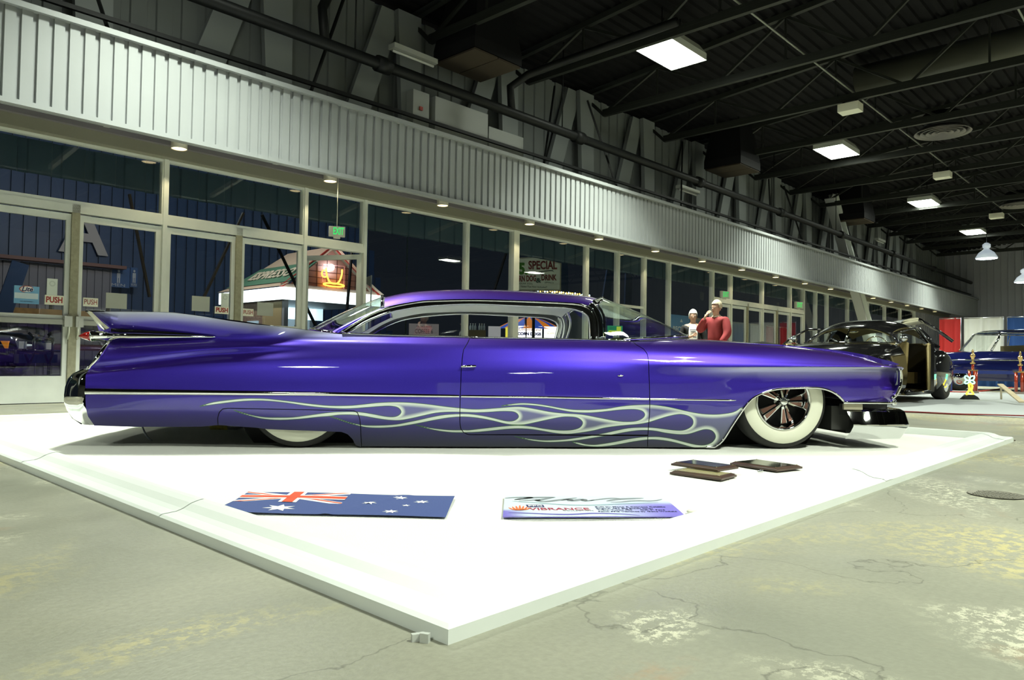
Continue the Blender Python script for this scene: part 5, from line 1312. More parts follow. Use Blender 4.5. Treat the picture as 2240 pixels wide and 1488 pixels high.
props(ps.build('board_posts', M_DARK, None, MBLD), 'dark posts carrying the boards behind the leftmost doors', 'posts')
def slant(px0, py0, px1, py1, t, w_, m_, name, lab, cat):
    a = yard(px0, py0, t); b = yard(px1, py1, t); mm_ = MB().bar((a[0], t, a[1]), (b[0], t, b[1]), w_, .06, up=(0, 1, 0)); props(mm_.build(name, m_, None, MBLD), lab, cat)
slant(45, 575, 5, 690, 20, .35, M_BLUE, 'raking_strut', 'leaning blue strut outside the leftmost door', 'strut')
for i, (a, b, c, d, lab) in enumerate([(283, 425, 327, 650, 'thin brown leaning rod seen through the second door'), (532, 466, 446, 650, 'thin brown rod leaning left, seen through the third door'), (573, 470, 690, 712, 'dark rod crossing in front of the coffee kiosk'), (1110, 545, 1080, 640, 'thin pale rod outside right of the dark window pane'), (770, 545, 758, 690, 'thin dark rod at the open door'), (1203, 567, 1224, 612, 'dark rod crossing the corn dog sign')]):
    slant(a, b, c, d, 13.2, .035, mat('rod_brown', (.10, .07, .05), .6) if i < 2 else M_DARK, 'guy_rod', lab, 'rod')
# light pole
sa, za = yard(882, 518, 30); sb, zb3 = yard(889, 640, 30); props(MB().cyl((sb, 30, -.05), (sb, 30, za), .035, n=8).build('flag_pole', mat('pole_green', (.2, .26, .2), .5), None, MBLD), 'thin pale pole standing in the dark yard', 'pole')
# blue raking columns further right
for i, (a, b, c, d) in enumerate([(1335, 590, 1318, 700), (1232, 575, 1236, 700), (1375, 600, 1372, 700)]):
    slant(a, b, c, d, 17, .45, M_BLUE, 'yard_column', ['leaning blue column outside, left of the windshield rail', 'blue column right of the corn dog sign', 'blue column above the windshield'][i], 'column')

# ------------------------------------------------------------------ coffee kiosk
KS, KT = 10.24, 18.06; KW, KD = 2.85, 3.3
K = thing('coffee_kiosk', 'small coffee kiosk with gabled roof and lit fascia band, beyond the doors', 'kiosk', W(KS, KT, 0), BROT)
M_KROOF = mat('kiosk_roof', (.62, .50, .38), .5, noise=(3, .05)); M_KGREEN = mat('kiosk_green', (.10, .24, .16), .5)
M_LIT = mat('lit_fascia', (1, 1, 1), .5, emit=(.86, 1, .97), es=3.2)
e_ = .18
# walls: posts, counter, back
MB().box(0, .12, 0, .12, -.05, 2.15).box(KW - .12, KW, 0, .12, -.05, 2.15).box(0, .12, KD - .12, KD, -.05, 2.15).box(KW - .12, KW, KD - .12, KD, -.05, 2.15).build('posts', mat('kiosk_post', (.28, .30, .32), .5), K)
MB().box(0.02, .1, .12, KD, -.05, 2.2).build('side_wall', mat('kiosk_wall', (.25, .17, .12), .6, noise=(14, .25)), K)
MB().box(-.01, .03, .12, 1.15, 1.2, 2.1).build('tile_panel', mat('tile_tan', (.42, .34, .18), .4), K)
MB().box(-.02, .02, .1, KD, 1.12, 1.25).build('amber_rail', mat('amber_rail', (.45, .22, .03), .4), K)
MB().box(-.03, .015, 1.4, 2.0, 1.2, 1.6).build('window_opening', mat('opening_lit', (.2, .25, .3), .3, emit=(.5, .7, .8), es=.5), K)
MB().box(0, KW, 0, .1, -.05, 1.05).box(-.05, KW + .05, -.2, .25, 1.05, 1.1).build('counter', mat('kiosk_counter', (.10, .09, .09), .4), K)
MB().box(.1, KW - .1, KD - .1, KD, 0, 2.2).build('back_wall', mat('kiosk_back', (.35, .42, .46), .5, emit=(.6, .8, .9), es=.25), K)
MB().box(.4, KW - .2, KD - 1.0, KD - .95, 1.75, 2.12).build('menu_board', mat('menu_board', (.5, .6, .65), .4, emit=(.6, .85, .95), es=1.2), K)
b = MB().box(-e_, KW + e_, -e_, -e_ + .05, 2.13, 2.46).box(-e_, -e_ + .05, -e_ + .05, KD + e_, 2.13, 2.46); b.build('lit_fascia', M_LIT, K)
MB().box(-e_ + .06, KW + e_, -e_ + .06, KD + e_, 2.13, 2.16).build('canopy_soffit', mat('kiosk_soffit', (.3, .34, .36), .5), K)
ap = 3.74; mid = KW / 2
def rz_(f): return 2.48 + (ap - 2.48) * (f ** .9)
rf = MB(); P = []
for k in range(9):
    f = k / 8; P.append([(-e_ - .05 + (mid + e_ + .05) * f, y, 2.48 + (ap - 2.48) * (f ** 1.15)) for y in (-e_ - .1 + 0, KD + e_ - 1.1 * f)])
rf.grid(P, False)
P = [[(KW - x, y, z) for x, y, z in r] for r in P]; rf.grid(P, False); rf.build('roof', M_KROOF, K)
P = []
for k in (1, 2, 3, 4, 5):
    f = k / 8; P.append([(-e_ - .05 + (mid + e_ + .05) * f - .012, y, 2.48 + (ap - 2.48) * (f ** 1.15) + .02) for y in (-e_ - .11, KD + e_ - 1.1 * f + .01)])
MB().grid(P, False).build('roof_band', M_KGREEN, K)
fm_ = 3 / 8; sl = math.atan2((ap - 2.48) * 1.0, mid + e_)
txt = text('ESPRESSO', .60, mat('kiosk_letters', (.70, .63, .50), .5), K, (0, 0, 0), depth=.01, bold=.01)
txt.scale = (2.3 / txt.dimensions.x, 1, 1)
fx = 3 / 8; px_ = -e_ - .05 + (mid + e_ + .05) * fx - .04; pz_ = 2.48 + (ap - 2.48) * fx ** 1.15 + .045
txt.rotation_euler = (Matrix.Rotation(-PI / 2, 3, 'Z') @ Matrix.Rotation(sl, 3, 'X')).to_euler(); txt.location = (px_, 1.35, pz_)
# gable
MB().add([(.02, -.04, 2.48), (KW - .02, -.04, 2.48), (mid, -.04, ap - .12)], [(0, 1, 2)]).build('gable', mat('gable_red', (.36, .22, .18), .5, emit=(.8, .2, .1), es=.04), K)
gl = MB()
for k in range(1, 9): x = KW * k / 9; h_ = (ap - .12 - 2.48) * (1 - abs(x - mid) / mid); gl.box(x - .008, x + .008, -.055, -.045, 2.48, 2.48 + h_)
for k in range(1, 5): z = 2.48 + .17 * k; hw = mid * (1 - (z - 2.48) / (ap - .12 - 2.48)); gl.box(mid - hw, mid + hw, -.055, -.045, z - .008, z + .008)
gl.build('gable_lattice', mat('lattice', (.08, .03, .03), .5), K)
rk = MB().bar((-e_, -.1, 2.46), (mid, -.1, ap), .06, .06).bar((KW + e_, -.1, 2.46), (mid, -.1, ap), .06, .06); rk.build('rake_trim', mat('trim_red', (.5, .05, .04), .4), K)
MB().box(-e_, KW + e_, -.12, -.05, 2.46, 2.56).build('gable_sill', mat('gable_sill', (.55, .42, .34), .5), K)
# neon cup and glare lamp
nc = MB(); Y_ = -.16
cup = [(-.26, .24), (-.24, .05), (-.12, -.16), (.12, -.16), (.24, .05), (.26, .24)]
nc.tube([(mid + x, Y_, 2.86 + z) for x, z in catmull(cup, 4)], .022, 8).tube([(mid - .26 + .09 * math.cos(a) - .05, Y_, 2.93 + .1 * math.sin(a)) for a in np.linspace(1, 5.2, 10)], .018, 8).tube([(mid + .34 * math.cos(a), Y_, 2.64 + .045 * math.sin(a)) for a in np.linspace(0, 2 * PI, 20)], .02, 8)
nc.build('neon_cup', mat('neon_orange', (1, .5, .05), .4, emit=(1, .42, .04), es=5), K)
MB().ell((mid - .12, -.2, 3.12), (.09, .06, .09), 14, 8).build('flood_lamp', mat('flood_white', (1, 1, 1), .5, emit=(.9, .92, 1), es=40), K)
MB().tube([(mid - .35, -.13, 2.7), (mid - .35, -.13, 3.2), (mid + .35, -.13, 3.2), (mid + .35, -.13, 2.56)], .008, 6).build('neon_frame', mat('neon_pink', (.8, .5, .5), .4, emit=(1, .35, .3), es=.5), K)
L = bpy.data.lights.new('kiosk_roof_fill', 'POINT'); L.energy = 330; L.color = (1, .92, .8); L.shadow_soft_size = .15  # added fill light brightening the kiosk roof, no fixture belongs to it
lo = bpy.data.objects.new('kiosk_roof_fill', L); COL.objects.link(lo); lo.location = W(KS - 2.2, KT + 1.0, 4.6)
L = bpy.data.lights.new('kiosk_light', 'AREA'); L.size = 2; L.energy = 60; L.color = (.8, .95, 1)
lo = bpy.data.objects.new('kiosk_light', L); COL.objects.link(lo); lo.location = W(KS + 1.4, KT + 1.5, 2.1); lo.rotation_euler = (0, 0, BROT)
# things on the kiosk counter
for i, (x, w_, h_, col, nm, lab) in enumerate([(.35, .16, .34, (.7, .72, .7), 'coffee_urn', 'steel coffee urn at the left of the kiosk counter'), (.8, .22, .26, (.05, .05, .05), 'espresso_machine', 'black espresso machine on the kiosk counter'), (1.2, .12, .3, (.5, .3, .05), 'syrup_box', 'amber carton on the kiosk counter'), (1.6, .12, .34, (.04, .04, .05), 'coffee_grinder', 'dark coffee grinder on the kiosk counter'), (2.1, .1, .28, (.75, .78, .8), 'milk_jug', 'white jug on the kiosk counter')]):
    o = thing(nm, lab, nm.replace('_', ' ').split()[-1], W(KS + x, KT + .02, 1.1), BROT)
    MB().lathe([(w_ / 2, 0), (w_ / 2, h_ * .8), (w_ / 3, h_ * .9), (.02, h_)], n=14).build('body', mat('k_item%d' % i, col, .3), o)
    MB().ell((0, 0, h_ + .01), (.025, .025, .02), 8, 5).build('lid_knob', M_BLACK, o)
# flag pennant by the kiosk
s, z = yard(812, 620, 17.3); o = thing('pennant', 'small pale pennant on a post right of the kiosk', 'pennant', W(s, 17.3, 0), BROT)
MB().cyl((0, 0, 0), (0, 0, 2.95), .02, n=6).build('post', mat('pennant_post', (.5, .5, .42), .5), o); MB().add([(0, 0, 2.95), (-.35, 0, 2.8), (0, 0, 2.6), (0, .01, 2.95), (-.35, .01, 2.8), (0, .01, 2.6)], [(0, 1, 2), (3, 5, 4), (0, 3, 4, 1), (1, 4, 5, 2)]).build('cloth', mat('pennant_cloth', (.5, .5, .42), .7), o)

# ------------------------------------------------------------------ corn dog sign and stand
def facing(px, py, Y):
    p = on_depth(px, py, Y); return p
sp0 = facing(1170, 601, 19.4); ppm = FPX / 19.4
def at_sign(px, py): return ((px - 1170) / ppm, -(py - 601) / ppm)
SG = thing('menu_sign', 'cream corn dog special sign on a pole, under the outer canopy edge', 'sign', sp0, R(8))
w0, w1 = -55 / ppm, 56 / ppm; hb, ht = -34 / ppm, 34 / ppm
MB().prism([(w0, hb), (w1, hb + .04), (w1, ht - .1), (0, ht + .04), (w0, ht - .03)], 0, .08).build('panel', mat('sign_panel', (.30, .34, .26), .5, emit=(.5, .55, .4), es=.10), SG)
MB().prism([(w0 - .03, hb - .03), (w1 + .04, hb), (w1 + .04, ht - .08), (0, ht + .07), (w0 - .03, ht)], .02, .1).build('frame', mat('sign_frame', (.35, .34, .26), .5), SG)
M_BRN = mat('sign_brown', (.15, .02, .015), .5); M_GRN = mat('sign_green', (.06, .22, .02), .5); M_DGR = mat('sign_darkgreen', (.02, .06, .04), .5)
def stext(body, x0, x1, yc, h_, m_, bold=.0, rot=0):
    t_ = text(body, h_, m_, SG, (0, 0, 0), (PI / 2, 0, 0), depth=.004, bold=bold); a = at_sign((x0 + x1) / 2, yc); t_.location = (a[0], -.006, a[1]); t_.scale = ((x1 - x0) / ppm / t_.dimensions.x, 1, 1); t_.rotation_euler = (PI / 2, R(-rot), 0); return t_
stext('$5.', 1119, 1154, 590, .40, M_GRN, .02); stext('SPECIAL', 1155, 1219, 580.5, .30, M_BRN, .010, 2)
stext('CORN DOG', 1120, 1173, 611, .21, M_BRN, .008, 3); stext('&', 1172, 1184, 614, .17, M_DGR, .006); stext('DRINK', 1184, 1218, 607, .21, M_BRN, .008, 2)
stext('(REGULAR SIZE)', 1124, 1165, 621.5, .06, M_DGR); stext('(SMALL)', 1192, 1212, 617.5, .06, M_DGR); stext('*Sales Tax Not Included*', 1138, 1198, 628, .065, M_DGR)
stroke_m = MB().tube([(at_sign(x, y)[0], -.008, at_sign(x, y)[1]) for x, y in catmull([(1163, 598), (1185, 594), (1207, 591), (1212, 594)], 4)], [.004] * 3 + [.012] * 7 + [.004] * 3, 5); stroke_m.build('underline', M_DGR, SG)
MB().cyl((.0, .1, hb), (.0, .1, -sp0.z), .04, n=8).build('pole', M_DARK, SG)
ppm = FPX / 21.0
ST = thing('food_stand', 'corn dog food stand with striped canopy behind the purple car windows', 'food stand', on_depth(1160, 783, 21.0).xy.to_3d(), R(8))
def X_(px): return (px - 1160) / ppm
def Z_(py): return CAMH + (786 - py) / ppm
MB().box(X_(1085), X_(1300), .2, 2.2, -.05, Z_(745)).build('counter', mat('stand_counter', (.22, .24, .26), .5), ST)
cps = []
for k in range(10):
    P = []
    for j in range(2):
        a0 = PI + PI * (k + j) / 10
        P.append([(X_(1168) + (X_(1246) - X_(1168)) * math.cos(a0) * r_, .9 + .9 * math.sin(a0) * r_, Z_(716) + (Z_(688) - Z_(716)) * math.cos(r_ * PI / 2) ) for r_ in (1, .85, .65, .4, .15, .0)])
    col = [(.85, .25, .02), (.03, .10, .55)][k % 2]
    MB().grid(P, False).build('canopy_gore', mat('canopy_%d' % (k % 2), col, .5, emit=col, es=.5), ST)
MB().cyl((X_(1168), .9, Z_(745)), (X_(1168), .9, Z_(690)), .03, n=8).build('canopy_mast', M_CHROME, ST)
MB().box(X_(1150), X_(1300), .1, .3, Z_(655), Z_(650)).box(X_(1150), X_(1152), .1, .3, -.05, Z_(655)).box(X_(1298), X_(1300), .1, .3, -.05, Z_(655)).build('marquee_frame', M_DARK, ST)
kk = 0
bulbs = {}
for row in range(2):
    for i in range(26):
        px = 1160 + 5.2 * i + random.uniform(-1, 1); py = 630 + 10 * i / 25 + row * 2.6 + random.uniform(-.8, .8)
        if row and i % 3 == 2: continue
        col = [(1, .45, .05), (.6, .9, 1), (1, .6, .1)][(i + row) % 3]
        bulbs[(i, row)] = MB().ell((X_(px), 0, Z_(py)), (.022, .022, .026), 8, 5).build('marquee_bulb', mat('bulb_%d' % ((i + row) % 3), col, .4, emit=col, es=7), ST)
M_LITW = mat('lit_menu', (1, 1, .98), .5, emit=(1, 1, .96), es=1.5)
def board(x0, x1, y0, y1, lab, m_, name='menu_board'):
    o = thing(name, lab, 'sign', ST.matrix_world @ Vector((0, 0, 0)), R(8))
    o.location = Matrix.Translation(ST.location) @ (Matrix.Rotation(R(8), 3, 'Z') @ Vector((X_((x0 + x1) / 2), .12, Z_(y1))))
    w_ = (x1 - x0) / ppm; h_ = (y1 - y0) / ppm; MB().box(-w_ / 2, w_ / 2, 0, .04, 0, h_).build('panel', m_, o); return o, w_, h_
o, w_, h_ = board(1130, 1187, 711, 739, 'lit white menu board with blue lettering inside the right car window', M_LITW)
t_ = text('CORN DOGS', .11, mat('ink_blue', (.02, .03, .35), .5), o, (0, -.01, h_ * .38), depth=.004, bold=.006); t_.scale = (w_ * .92 / t_.dimensions.x, 1, 1)
t_ = text('Unlimited', .13, mat('ink_orange', (.6, .25, .02), .5), o, (0, -.01, h_ * .75), depth=.004, shear=.3); t_.scale = (w_ * .9 / t_.dimensions.x, 1, 1)
o, w_, h_ = board(1192, 1236, 711, 740, 'lit white menu board with faint yellow script, rightmost in the car window', M_LITW)
t_ = text('Corn Dog', .10, mat('ink_yellow', (.8, .65, .15), .5), o, (0, -.01, h_ * .5), depth=.004, shear=.3)
o, w_, h_ = board(1068, 1095, 713, 739, 'small white and grey price board left of the mullion', mat('price_board', (.5, .45, .42), .5, emit=(.6, .6, .6), es=.4))
o, w_, h_ = board(1106, 1114, 715, 739, 'narrow bright yellow board beside the mullion', mat('yellow_board', (.9, .85, .1), .5, emit=(1, .9, .1), es=.8))
o, w_, h_ = board(896, 960, 711, 737, 'grey coffee board with dark lettering in the left part of the car window', mat('coffee_board', (.30, .27, .26), .5, emit=(.4, .36, .34), es=.2))
t_ = text('COFFEE 6', .17, mat('ink_dark', (.02, .03, .05), .5), o, (0, -.01, h_ * .36), depth=.004); t_.scale = (w_ * .6 / t_.dimensions.x, 1, 1)
t_ = text('Hot, Iced & Blended', .07, mat('ink_dark', (.02, .03, .05), .5), o, (0, -.01, h_ * .78), depth=.004); t_.scale = (w_ * .5 / t_.dimensions.x, 1, 1)
for i in range(6):
    px = 1029 + 5.2 * i + (4 if i > 2 else 0)
    o = thing('drink_bottle', ['leftmost', 'second', 'third', 'fourth', 'fifth', 'rightmost'][i] + ' of the clear bottles seen through the car window', 'bottle', ST.location + Matrix.Rotation(R(8), 3, 'Z') @ Vector((X_(px), .15, Z_(722))), R(8), 'clear bottles on the stand')
    MB().lathe([(.03, 0), (.032, .1), (.012, .15), (.012, .17)], n=12).build('bottle', mat('bottle_clear', (.5, .6, .62), .1), o); MB().cyl((0, 0, .17), (0, 0, .185), .014, n=8).build('cap', M_WHITE, o)
props(MB().box(X_(1020), X_(1062), .1, .6, -.05, Z_(722)).build('wooden_crate', mat('crate_tan', (.25, .2, .1), .6), None, Matrix.Translation(ST.location) @ Matrix.Rotation(R(8), 4, 'Z')), 'tan counter crate carrying the clear bottles', 'crate')

# ------------------------------------------------------------------ recycling banner, drapes outside imitating reflections in the glass
s, z = on_t(1490, 690, 11.2)
o = thing('recycle_banner', 'blue recycling banner standing outside behind the woman', 'banner', W(s, 11.2, 0), BROT)
MB().box(-.55, .5, 0, .04, .0, z).build('panel', mat('banner_blue', (.10, .26, .52), .5), o)
t_ = text('RECYCLE', .22, mat('banner_white', (.7, .75, .8), .5), o, (0, -.01, z - .42), depth=.003, bold=.004); t_.scale = (.9 / t_.dimensions.x, 1, 1)
t_ = text('REDUCE  REUSE', .07, MATS['banner_white'], o, (-.1, -.01, z - .6), depth=.003)
MB().add([(0, -.01, z - .1), (-.08, -.01, z - .2), (.08, -.01, z - .2)], [(0, 1, 2)]).build('emblem', MATS['banner_white'], o)
def drape(name, lab, p0, p1, h_, m_, mw=None, group=None, amp=.035, n=6, z0=.02):
    a = Vector(p0); b = Vector(p1); L_ = (b - a).length; d = (b - a).normalized(); nn = Vector((-d.y, d.x, 0)); k = max(24, int(L_ * 30))
    P = []
    for i in range(k + 1):
        x = L_ * i / k; wv = amp * math.sin(x * 2 * PI * n / 1.2) + amp * .4 * math.sin(x * 31)
        P.append([a + d * x + nn * wv * f + Vector((0, 0, z0 + (h_ - z0) * g)) for g, f in ((0, 1.2), (.5, 1), (.93, .6), (.97, .25), (1, .3))])
    o = MB().grid(P).build('cloth', m_); r_ = thing(name, lab, 'drape', (0, 0, 0), 0, group)
    o.parent = r_
    MB().cyl(a + Vector((0, 0, h_ - .03)), b + Vector((0, 0, h_ - .03)), .018, n=8).build('rail', mat('drape_rail', (.5, .5, .5), .3, .8), r_)
    for q in (a, b): MB().cyl(q + nn * .05, q + nn * .05 + Vector((0, 0, h_)), .018, n=8).build('upright', MATS['drape_rail'], r_)
    if mw is not None: r_.matrix_world = mw
    return r_
DR = mat('drape_red', (.55, .03, .03), .8); DW = mat('drape_white', (.85, .86, .84), .8); DBL = mat('drape_blue', (.03, .10, .36), .8); DM = mat('drape_maroon', (.30, .01, .04), .8); DP = mat('drape_pale', (.50, .55, .60), .8)
z_ = on_t(1625, 706, 12.6)[1]  # panels added outside in place of hall drapes mirrored by the doors
for i, (a, b, m_, lab) in enumerate([(1520, 1545, DP, 'pale drape imitating a reflection in the glass between the two people'), (1600, 1667, DP, 'pale drape imitating a reflection in the first far doors'), (1676, 1696, DM, 'maroon drape imitating a reflection in the third far door'), (1704, 1725, DM, 'maroon drape imitating a reflection in the fourth far door')]):
    sa = on_t(a, 720, 12.6)[0]; sb = on_t(b, 720, 12.6)[0]; drape('reflection_drape', lab, (sa, 12.6, 0), (sb, 12.6, 0), z_, m_, MBLD, 'drapes imitating reflections in the glass', n=4)
# ------------------------------------------------------------------ black pickup outside at the left
pk = on_depth(78, 770, 17.0)
T = thing('pickup_truck', 'front of a black pickup parked outside behind the leftmost door', 'pickup', (pk.x, pk.y, -.05), R(8))
M_BLK = mat('gloss_black', (.008, .008, .009), .12, coat=1)
secs = []
for x, zt2, hw in ((0, .95, .80), (-.08, 1.05, .88), (-.3, 1.12, .94), (-.9, 1.2, .96), (-1.5, 1.25, .96), (-1.55, 1.28, .95), (-2.2, 1.75, .80), (-3.6, 1.78, .78), (-3.7, 1.2, .92), (-5.2, 1.2, .92)):
    secs.append([(x, -hw, .45), (x, -hw - .03, .7), (x, -hw, zt2 - .22), (x, -hw + .12, zt2 - .03), (x, 0, zt2), (x, hw - .12, zt2 - .03), (x, hw, zt2 - .22), (x, hw + .03, .7), (x, hw, .45)])
m = MB().grid(secs); m.add(secs[0], [tuple(range(9))]); m.build('body', M_BLK, T, None, 40)
MB().box(-.02, .08, -.9, .9, .42, .62).build('bumper', M_CHROME, T)
for s in (-1, 1):
    MB().box(-.12, .02, s * .62 - .17, s * .62 + .17, .74, .90).build('headlamp', mat('truck_lamp', (.6, .62, .6), .1), T)
    MB().box(-.34, -.13, s * .9 - .035, s * .9 + .035, .74, .9).build('marker_lamp', mat('amber_lens', (.6, .22, .02), .2, emit=(1, .35, .02), es=.3), T)
    for x in (-.95, -4.2):
        w_ = MB().lathe([(.2, -.1), (.36, -.12), (.40, -.08), (.40, .08), (.36, .12), (.2, .1)], Matrix.Translation((x, s * .86, .40)) @ Matrix.Rotation(PI / 2, 4, 'X'), 28).build('wheel', M_RUBBER, T)
        MB().lathe([(.001, .06), (.12, .07), (.2, .1)], Matrix.Translation((x, s * .86, .40)) @ Matrix.Rotation(PI / 2 * (1 if s < 0 else -1), 4, 'X'), 20).build('hub', M_CHROME, w_)
br_ = MB()
for y in (-.45, .45): br_.tube([(.08, y, .4), (.16, y, .6), (.16, y, 1.0), (.05, y, 1.1)], .03, 8)
br_.tube([(.16, -.45, .95), (.16, .45, .95)], .03, 8).tube([(.16, -.8, .7), (.16, .8, .7)], .03, 8); br_.build('grille_guard', M_BLK, T)
# light for the yard
for i, (s, t, e) in enumerate(((6, 17, 260), (18, 18, 200), (-4, 18, 160))):
    L = bpy.data.lights.new('yard_light', 'POINT'); L.energy = e; L.color = (.75, .9, 1); L.shadow_soft_size = .3
    lo = bpy.data.objects.new('yard_light', L); COL.objects.link(lo); lo.location = W(s, t, 6.5)
# ================================================================== people
def skin_mesh(name, V, E, m, parent, root=0, sub=2):
    """V: name -> (x, y, z, radius or (rx, ry)); E: name pairs"""
    ks = list(V); ix = {k: i for i, k in enumerate(ks)}
    me = bpy.data.meshes.new(name); me.from_pydata([V[k][:3] for k in ks], [(ix[a], ix[b]) for a, b in E], []); me.materials.append(m)
    o = bpy.data.objects.new(name, me); COL.objects.link(o)
    md = o.modifiers.new('skin', 'SKIN'); md.use_smooth_shade = True; md.branch_smoothing = .3
    sv = me.skin_vertices[0].data if me.skin_vertices else None
    if sv is None:
        bpy.context.view_layer.objects.active = o; sv = me.skin_vertices[0].data
    for k in ks:
        r = V[k][3]; sv[ix[k]].radius = r if isinstance(r, tuple) else (r, r)
    sv[root].use_root = True
    s = o.modifiers.new('smooth', 'SUBSURF'); s.levels = sub; s.render_levels = sub
    bpy.context.view_layer.update(); dg = bpy.context.evaluated_depsgraph_get()
    me2 = bpy.data.meshes.new_from_object(o.evaluated_get(dg)); o.modifiers.clear(); o.data = me2
    for p in me2.polygons: p.use_smooth = True
    o.parent = parent; return o
M_SKIN = mat('skin', (.50, .29, .20), .5, noise=(30, .05))
def person(name, lab, loc, rz, h, arms, shirt, trousers, hair, extra):
    """figure faces local -y; h standing height; arms: dict side -> (elbow, wrist, palm direction)"""
    P = thing(name, lab, 'person', loc, rz); k = h / 1.7
    def v(x, y, z, r): return (x * k, y * k, z * k, (r[0] * k, r[1] * k) if isinstance(r, tuple) else r * k)
    V = {'pelvis': v(0, 0, .92, (.14, .10)), 'waist': v(0, 0, 1.08, (.13, .095)), 'chest': v(0, .01, 1.27, (.155, .105)), 'collar': v(0, .015, 1.39, (.10, .075)), 'neck': v(0, .0, 1.455, .052),
         'jaw': v(0, -.018, 1.50, (.055, .062)), 'face': v(0, -.012, 1.555, (.072, .088)), 'brow': v(0, -.002, 1.61, (.074, .092)), 'crown': v(0, .004, 1.665, (.055, .07))}
    E = [('pelvis', 'waist'), ('waist', 'chest'), ('chest', 'collar'), ('collar', 'neck'), ('neck', 'jaw'), ('jaw', 'face'), ('face', 'brow'), ('brow', 'crown')]
    for sd, sx in (('l', 1), ('r', -1)):
        V['hip' + sd] = v(.09 * sx, 0, .86, .09); V['knee' + sd] = v(.10 * sx, -.01, .48, .055); V['ankle' + sd] = v(.10 * sx, .01, .09, .038); V['toe' + sd] = v(.11 * sx, -.13, .035, (.035, .025))
        E += [('pelvis', 'hip' + sd), ('hip' + sd, 'knee' + sd), ('knee' + sd, 'ankle' + sd), ('ankle' + sd, 'toe' + sd)]
        el, wr, pd, up = arms[sd]
        V['sh' + sd] = v(.175 * sx, .015, 1.365, .052); V['el' + sd] = v(*el, .040); V['wr' + sd] = v(*wr, (.028, .022))
        E += [('collar', 'sh' + sd), ('sh' + sd, 'el' + sd), ('el' + sd, 'wr' + sd)]
        d = Vector(pd).normalized(); u = Vector(up).normalized(); n = d.cross(u).normalized(); w_ = Vector(wr); pm = w_ + d * .055
        V['pa' + sd] = v(*pm, (.038, .017)); E.append(('wr' + sd, 'pa' + sd))
        for fi, (off, ln) in enumerate(((-.027, .070), (-.009, .080), (.009, .075), (.027, .060))):
            b = pm + u * off + d * .03; m_ = b + d * ln * .5 + n * .008; t = b + d * ln * .85 + n * .028
            V['f%s%d' % (sd, fi)] = v(*b, .0092); V['g%s%d' % (sd, fi)] = v(*m_, .0085); V['t%s%d' % (sd, fi)] = v(*t, .007)
            E += [('pa' + sd, 'f%s%d' % (sd, fi)), ('f%s%d' % (sd, fi), 'g%s%d' % (sd, fi)), ('g%s%d' % (sd, fi), 't%s%d' % (sd, fi))]
        b = w_ + d * .03 - u * .03 + n * .006; t = b + d * .035 - u * .025 + n * .02; V['th' + sd] = v(*b, .011); V['tt' + sd] = v(*t, .0085); E += [('wr' + sd, 'th' + sd), ('th' + sd, 'tt' + sd)]
    skin_mesh('body', V, E, M_SKIN, P)
    # face: nose, ears, lips, eyes
    MB().ell((0, -.098 * k, 1.55 * k), (.013 * k, .02 * k, .024 * k), 10, 8).build('nose', M_SKIN, P)
    for sx in (-1, 1):
        MB().ell((.074 * sx * k, .005 * k, 1.555 * k), (.010 * k, .018 * k, .03 * k), 8, 8).build('ear', M_SKIN, P)
        e_ = MB().ell((.030 * sx * k, -.084 * k, 1.578 * k), (.012 * k, .008 * k, .007 * k), 10, 6).build('eye', mat('eye_white', (.7, .68, .65), .3), P)
        MB().ell((.030 * sx * k, -.0915 * k, 1.578 * k), (.005 * k, .003 * k, .005 * k), 8, 6).build('iris', mat('iris', (.05, .03, .02), .3), e_)
        MB().tube([(.018 * sx * k, -.093 * k, 1.596 * k), (.032 * sx * k, -.092 * k, 1.601 * k), (.046 * sx * k, -.084 * k, 1.596 * k)], .003 * k, 6).build('eyebrow', hair[1], P)
    MB().ell((0, -.085 * k, 1.512 * k), (.022 * k, .010 * k, .006 * k), 12, 6).build('mouth', mat('lips', (.35, .12, .10), .5), P)
    # glasses
    g = MB()
    for sx in (-1, 1):
        g.tube([(.031 * sx * k + .021 * k * math.cos(a), -.103 * k, 1.578 * k + .014 * k * math.sin(a)) for a in np.linspace(0, 2 * PI, 14, endpoint=False)], .0022 * k, 6, closed=True)
        g.tube([(.052 * sx * k, -.102 * k, 1.582 * k), (.076 * sx * k, -.03 * k, 1.582 * k), (.076 * sx * k, .01 * k, 1.575 * k)], .002 * k, 6)
    g.tube([(-.010 * k, -.104 * k, 1.58 * k), (.010 * k, -.104 * k, 1.58 * k)], .002 * k, 6); g.build('glasses', mat('glasses_frame', (.04, .035, .03), .3), P)
    # hair cap
    hm = MB(); Pp = []
    for i in range(22):
        a = 2 * PI * i / 22; row = []
        for j in range(8):
            f = j / 7; e = PI / 2 - f * (PI * .60 if math.sin(a) > -.3 else PI * hair[2]); r_ = 1 + .05 * math.sin(7 * a + 5 * f) * hair[3]
            row.append((.085 * k * math.cos(e) * math.cos(a) * r_, (.014 + .108 * math.cos(e) * math.sin(a) * r_) * k, (1.605 + .120 * math.sin(e) * r_) * k))
        Pp.append(row)
    hm.grid(Pp, True, True).build('hair', hair[0], P)
    # trousers and shoes
    T = {q: V[q] for q in ('pelvis', 'hipl', 'hipr', 'kneel', 'kneer', 'anklel', 'ankler')}
    def fat(t, a): r = t[3]; return t[:3] + ((r[0] + a * k, r[1] + a * k) if isinstance(r, tuple) else r + a * k,)
    T = {q: fat(t, .018) for q, t in T.items()}
    skin_mesh('trousers', T, [('pelvis', 'hipl'), ('pelvis', 'hipr'), ('hipl', 'kneel'), ('hipr', 'kneer'), ('kneel', 'anklel'), ('kneer', 'ankler')], trousers, P)
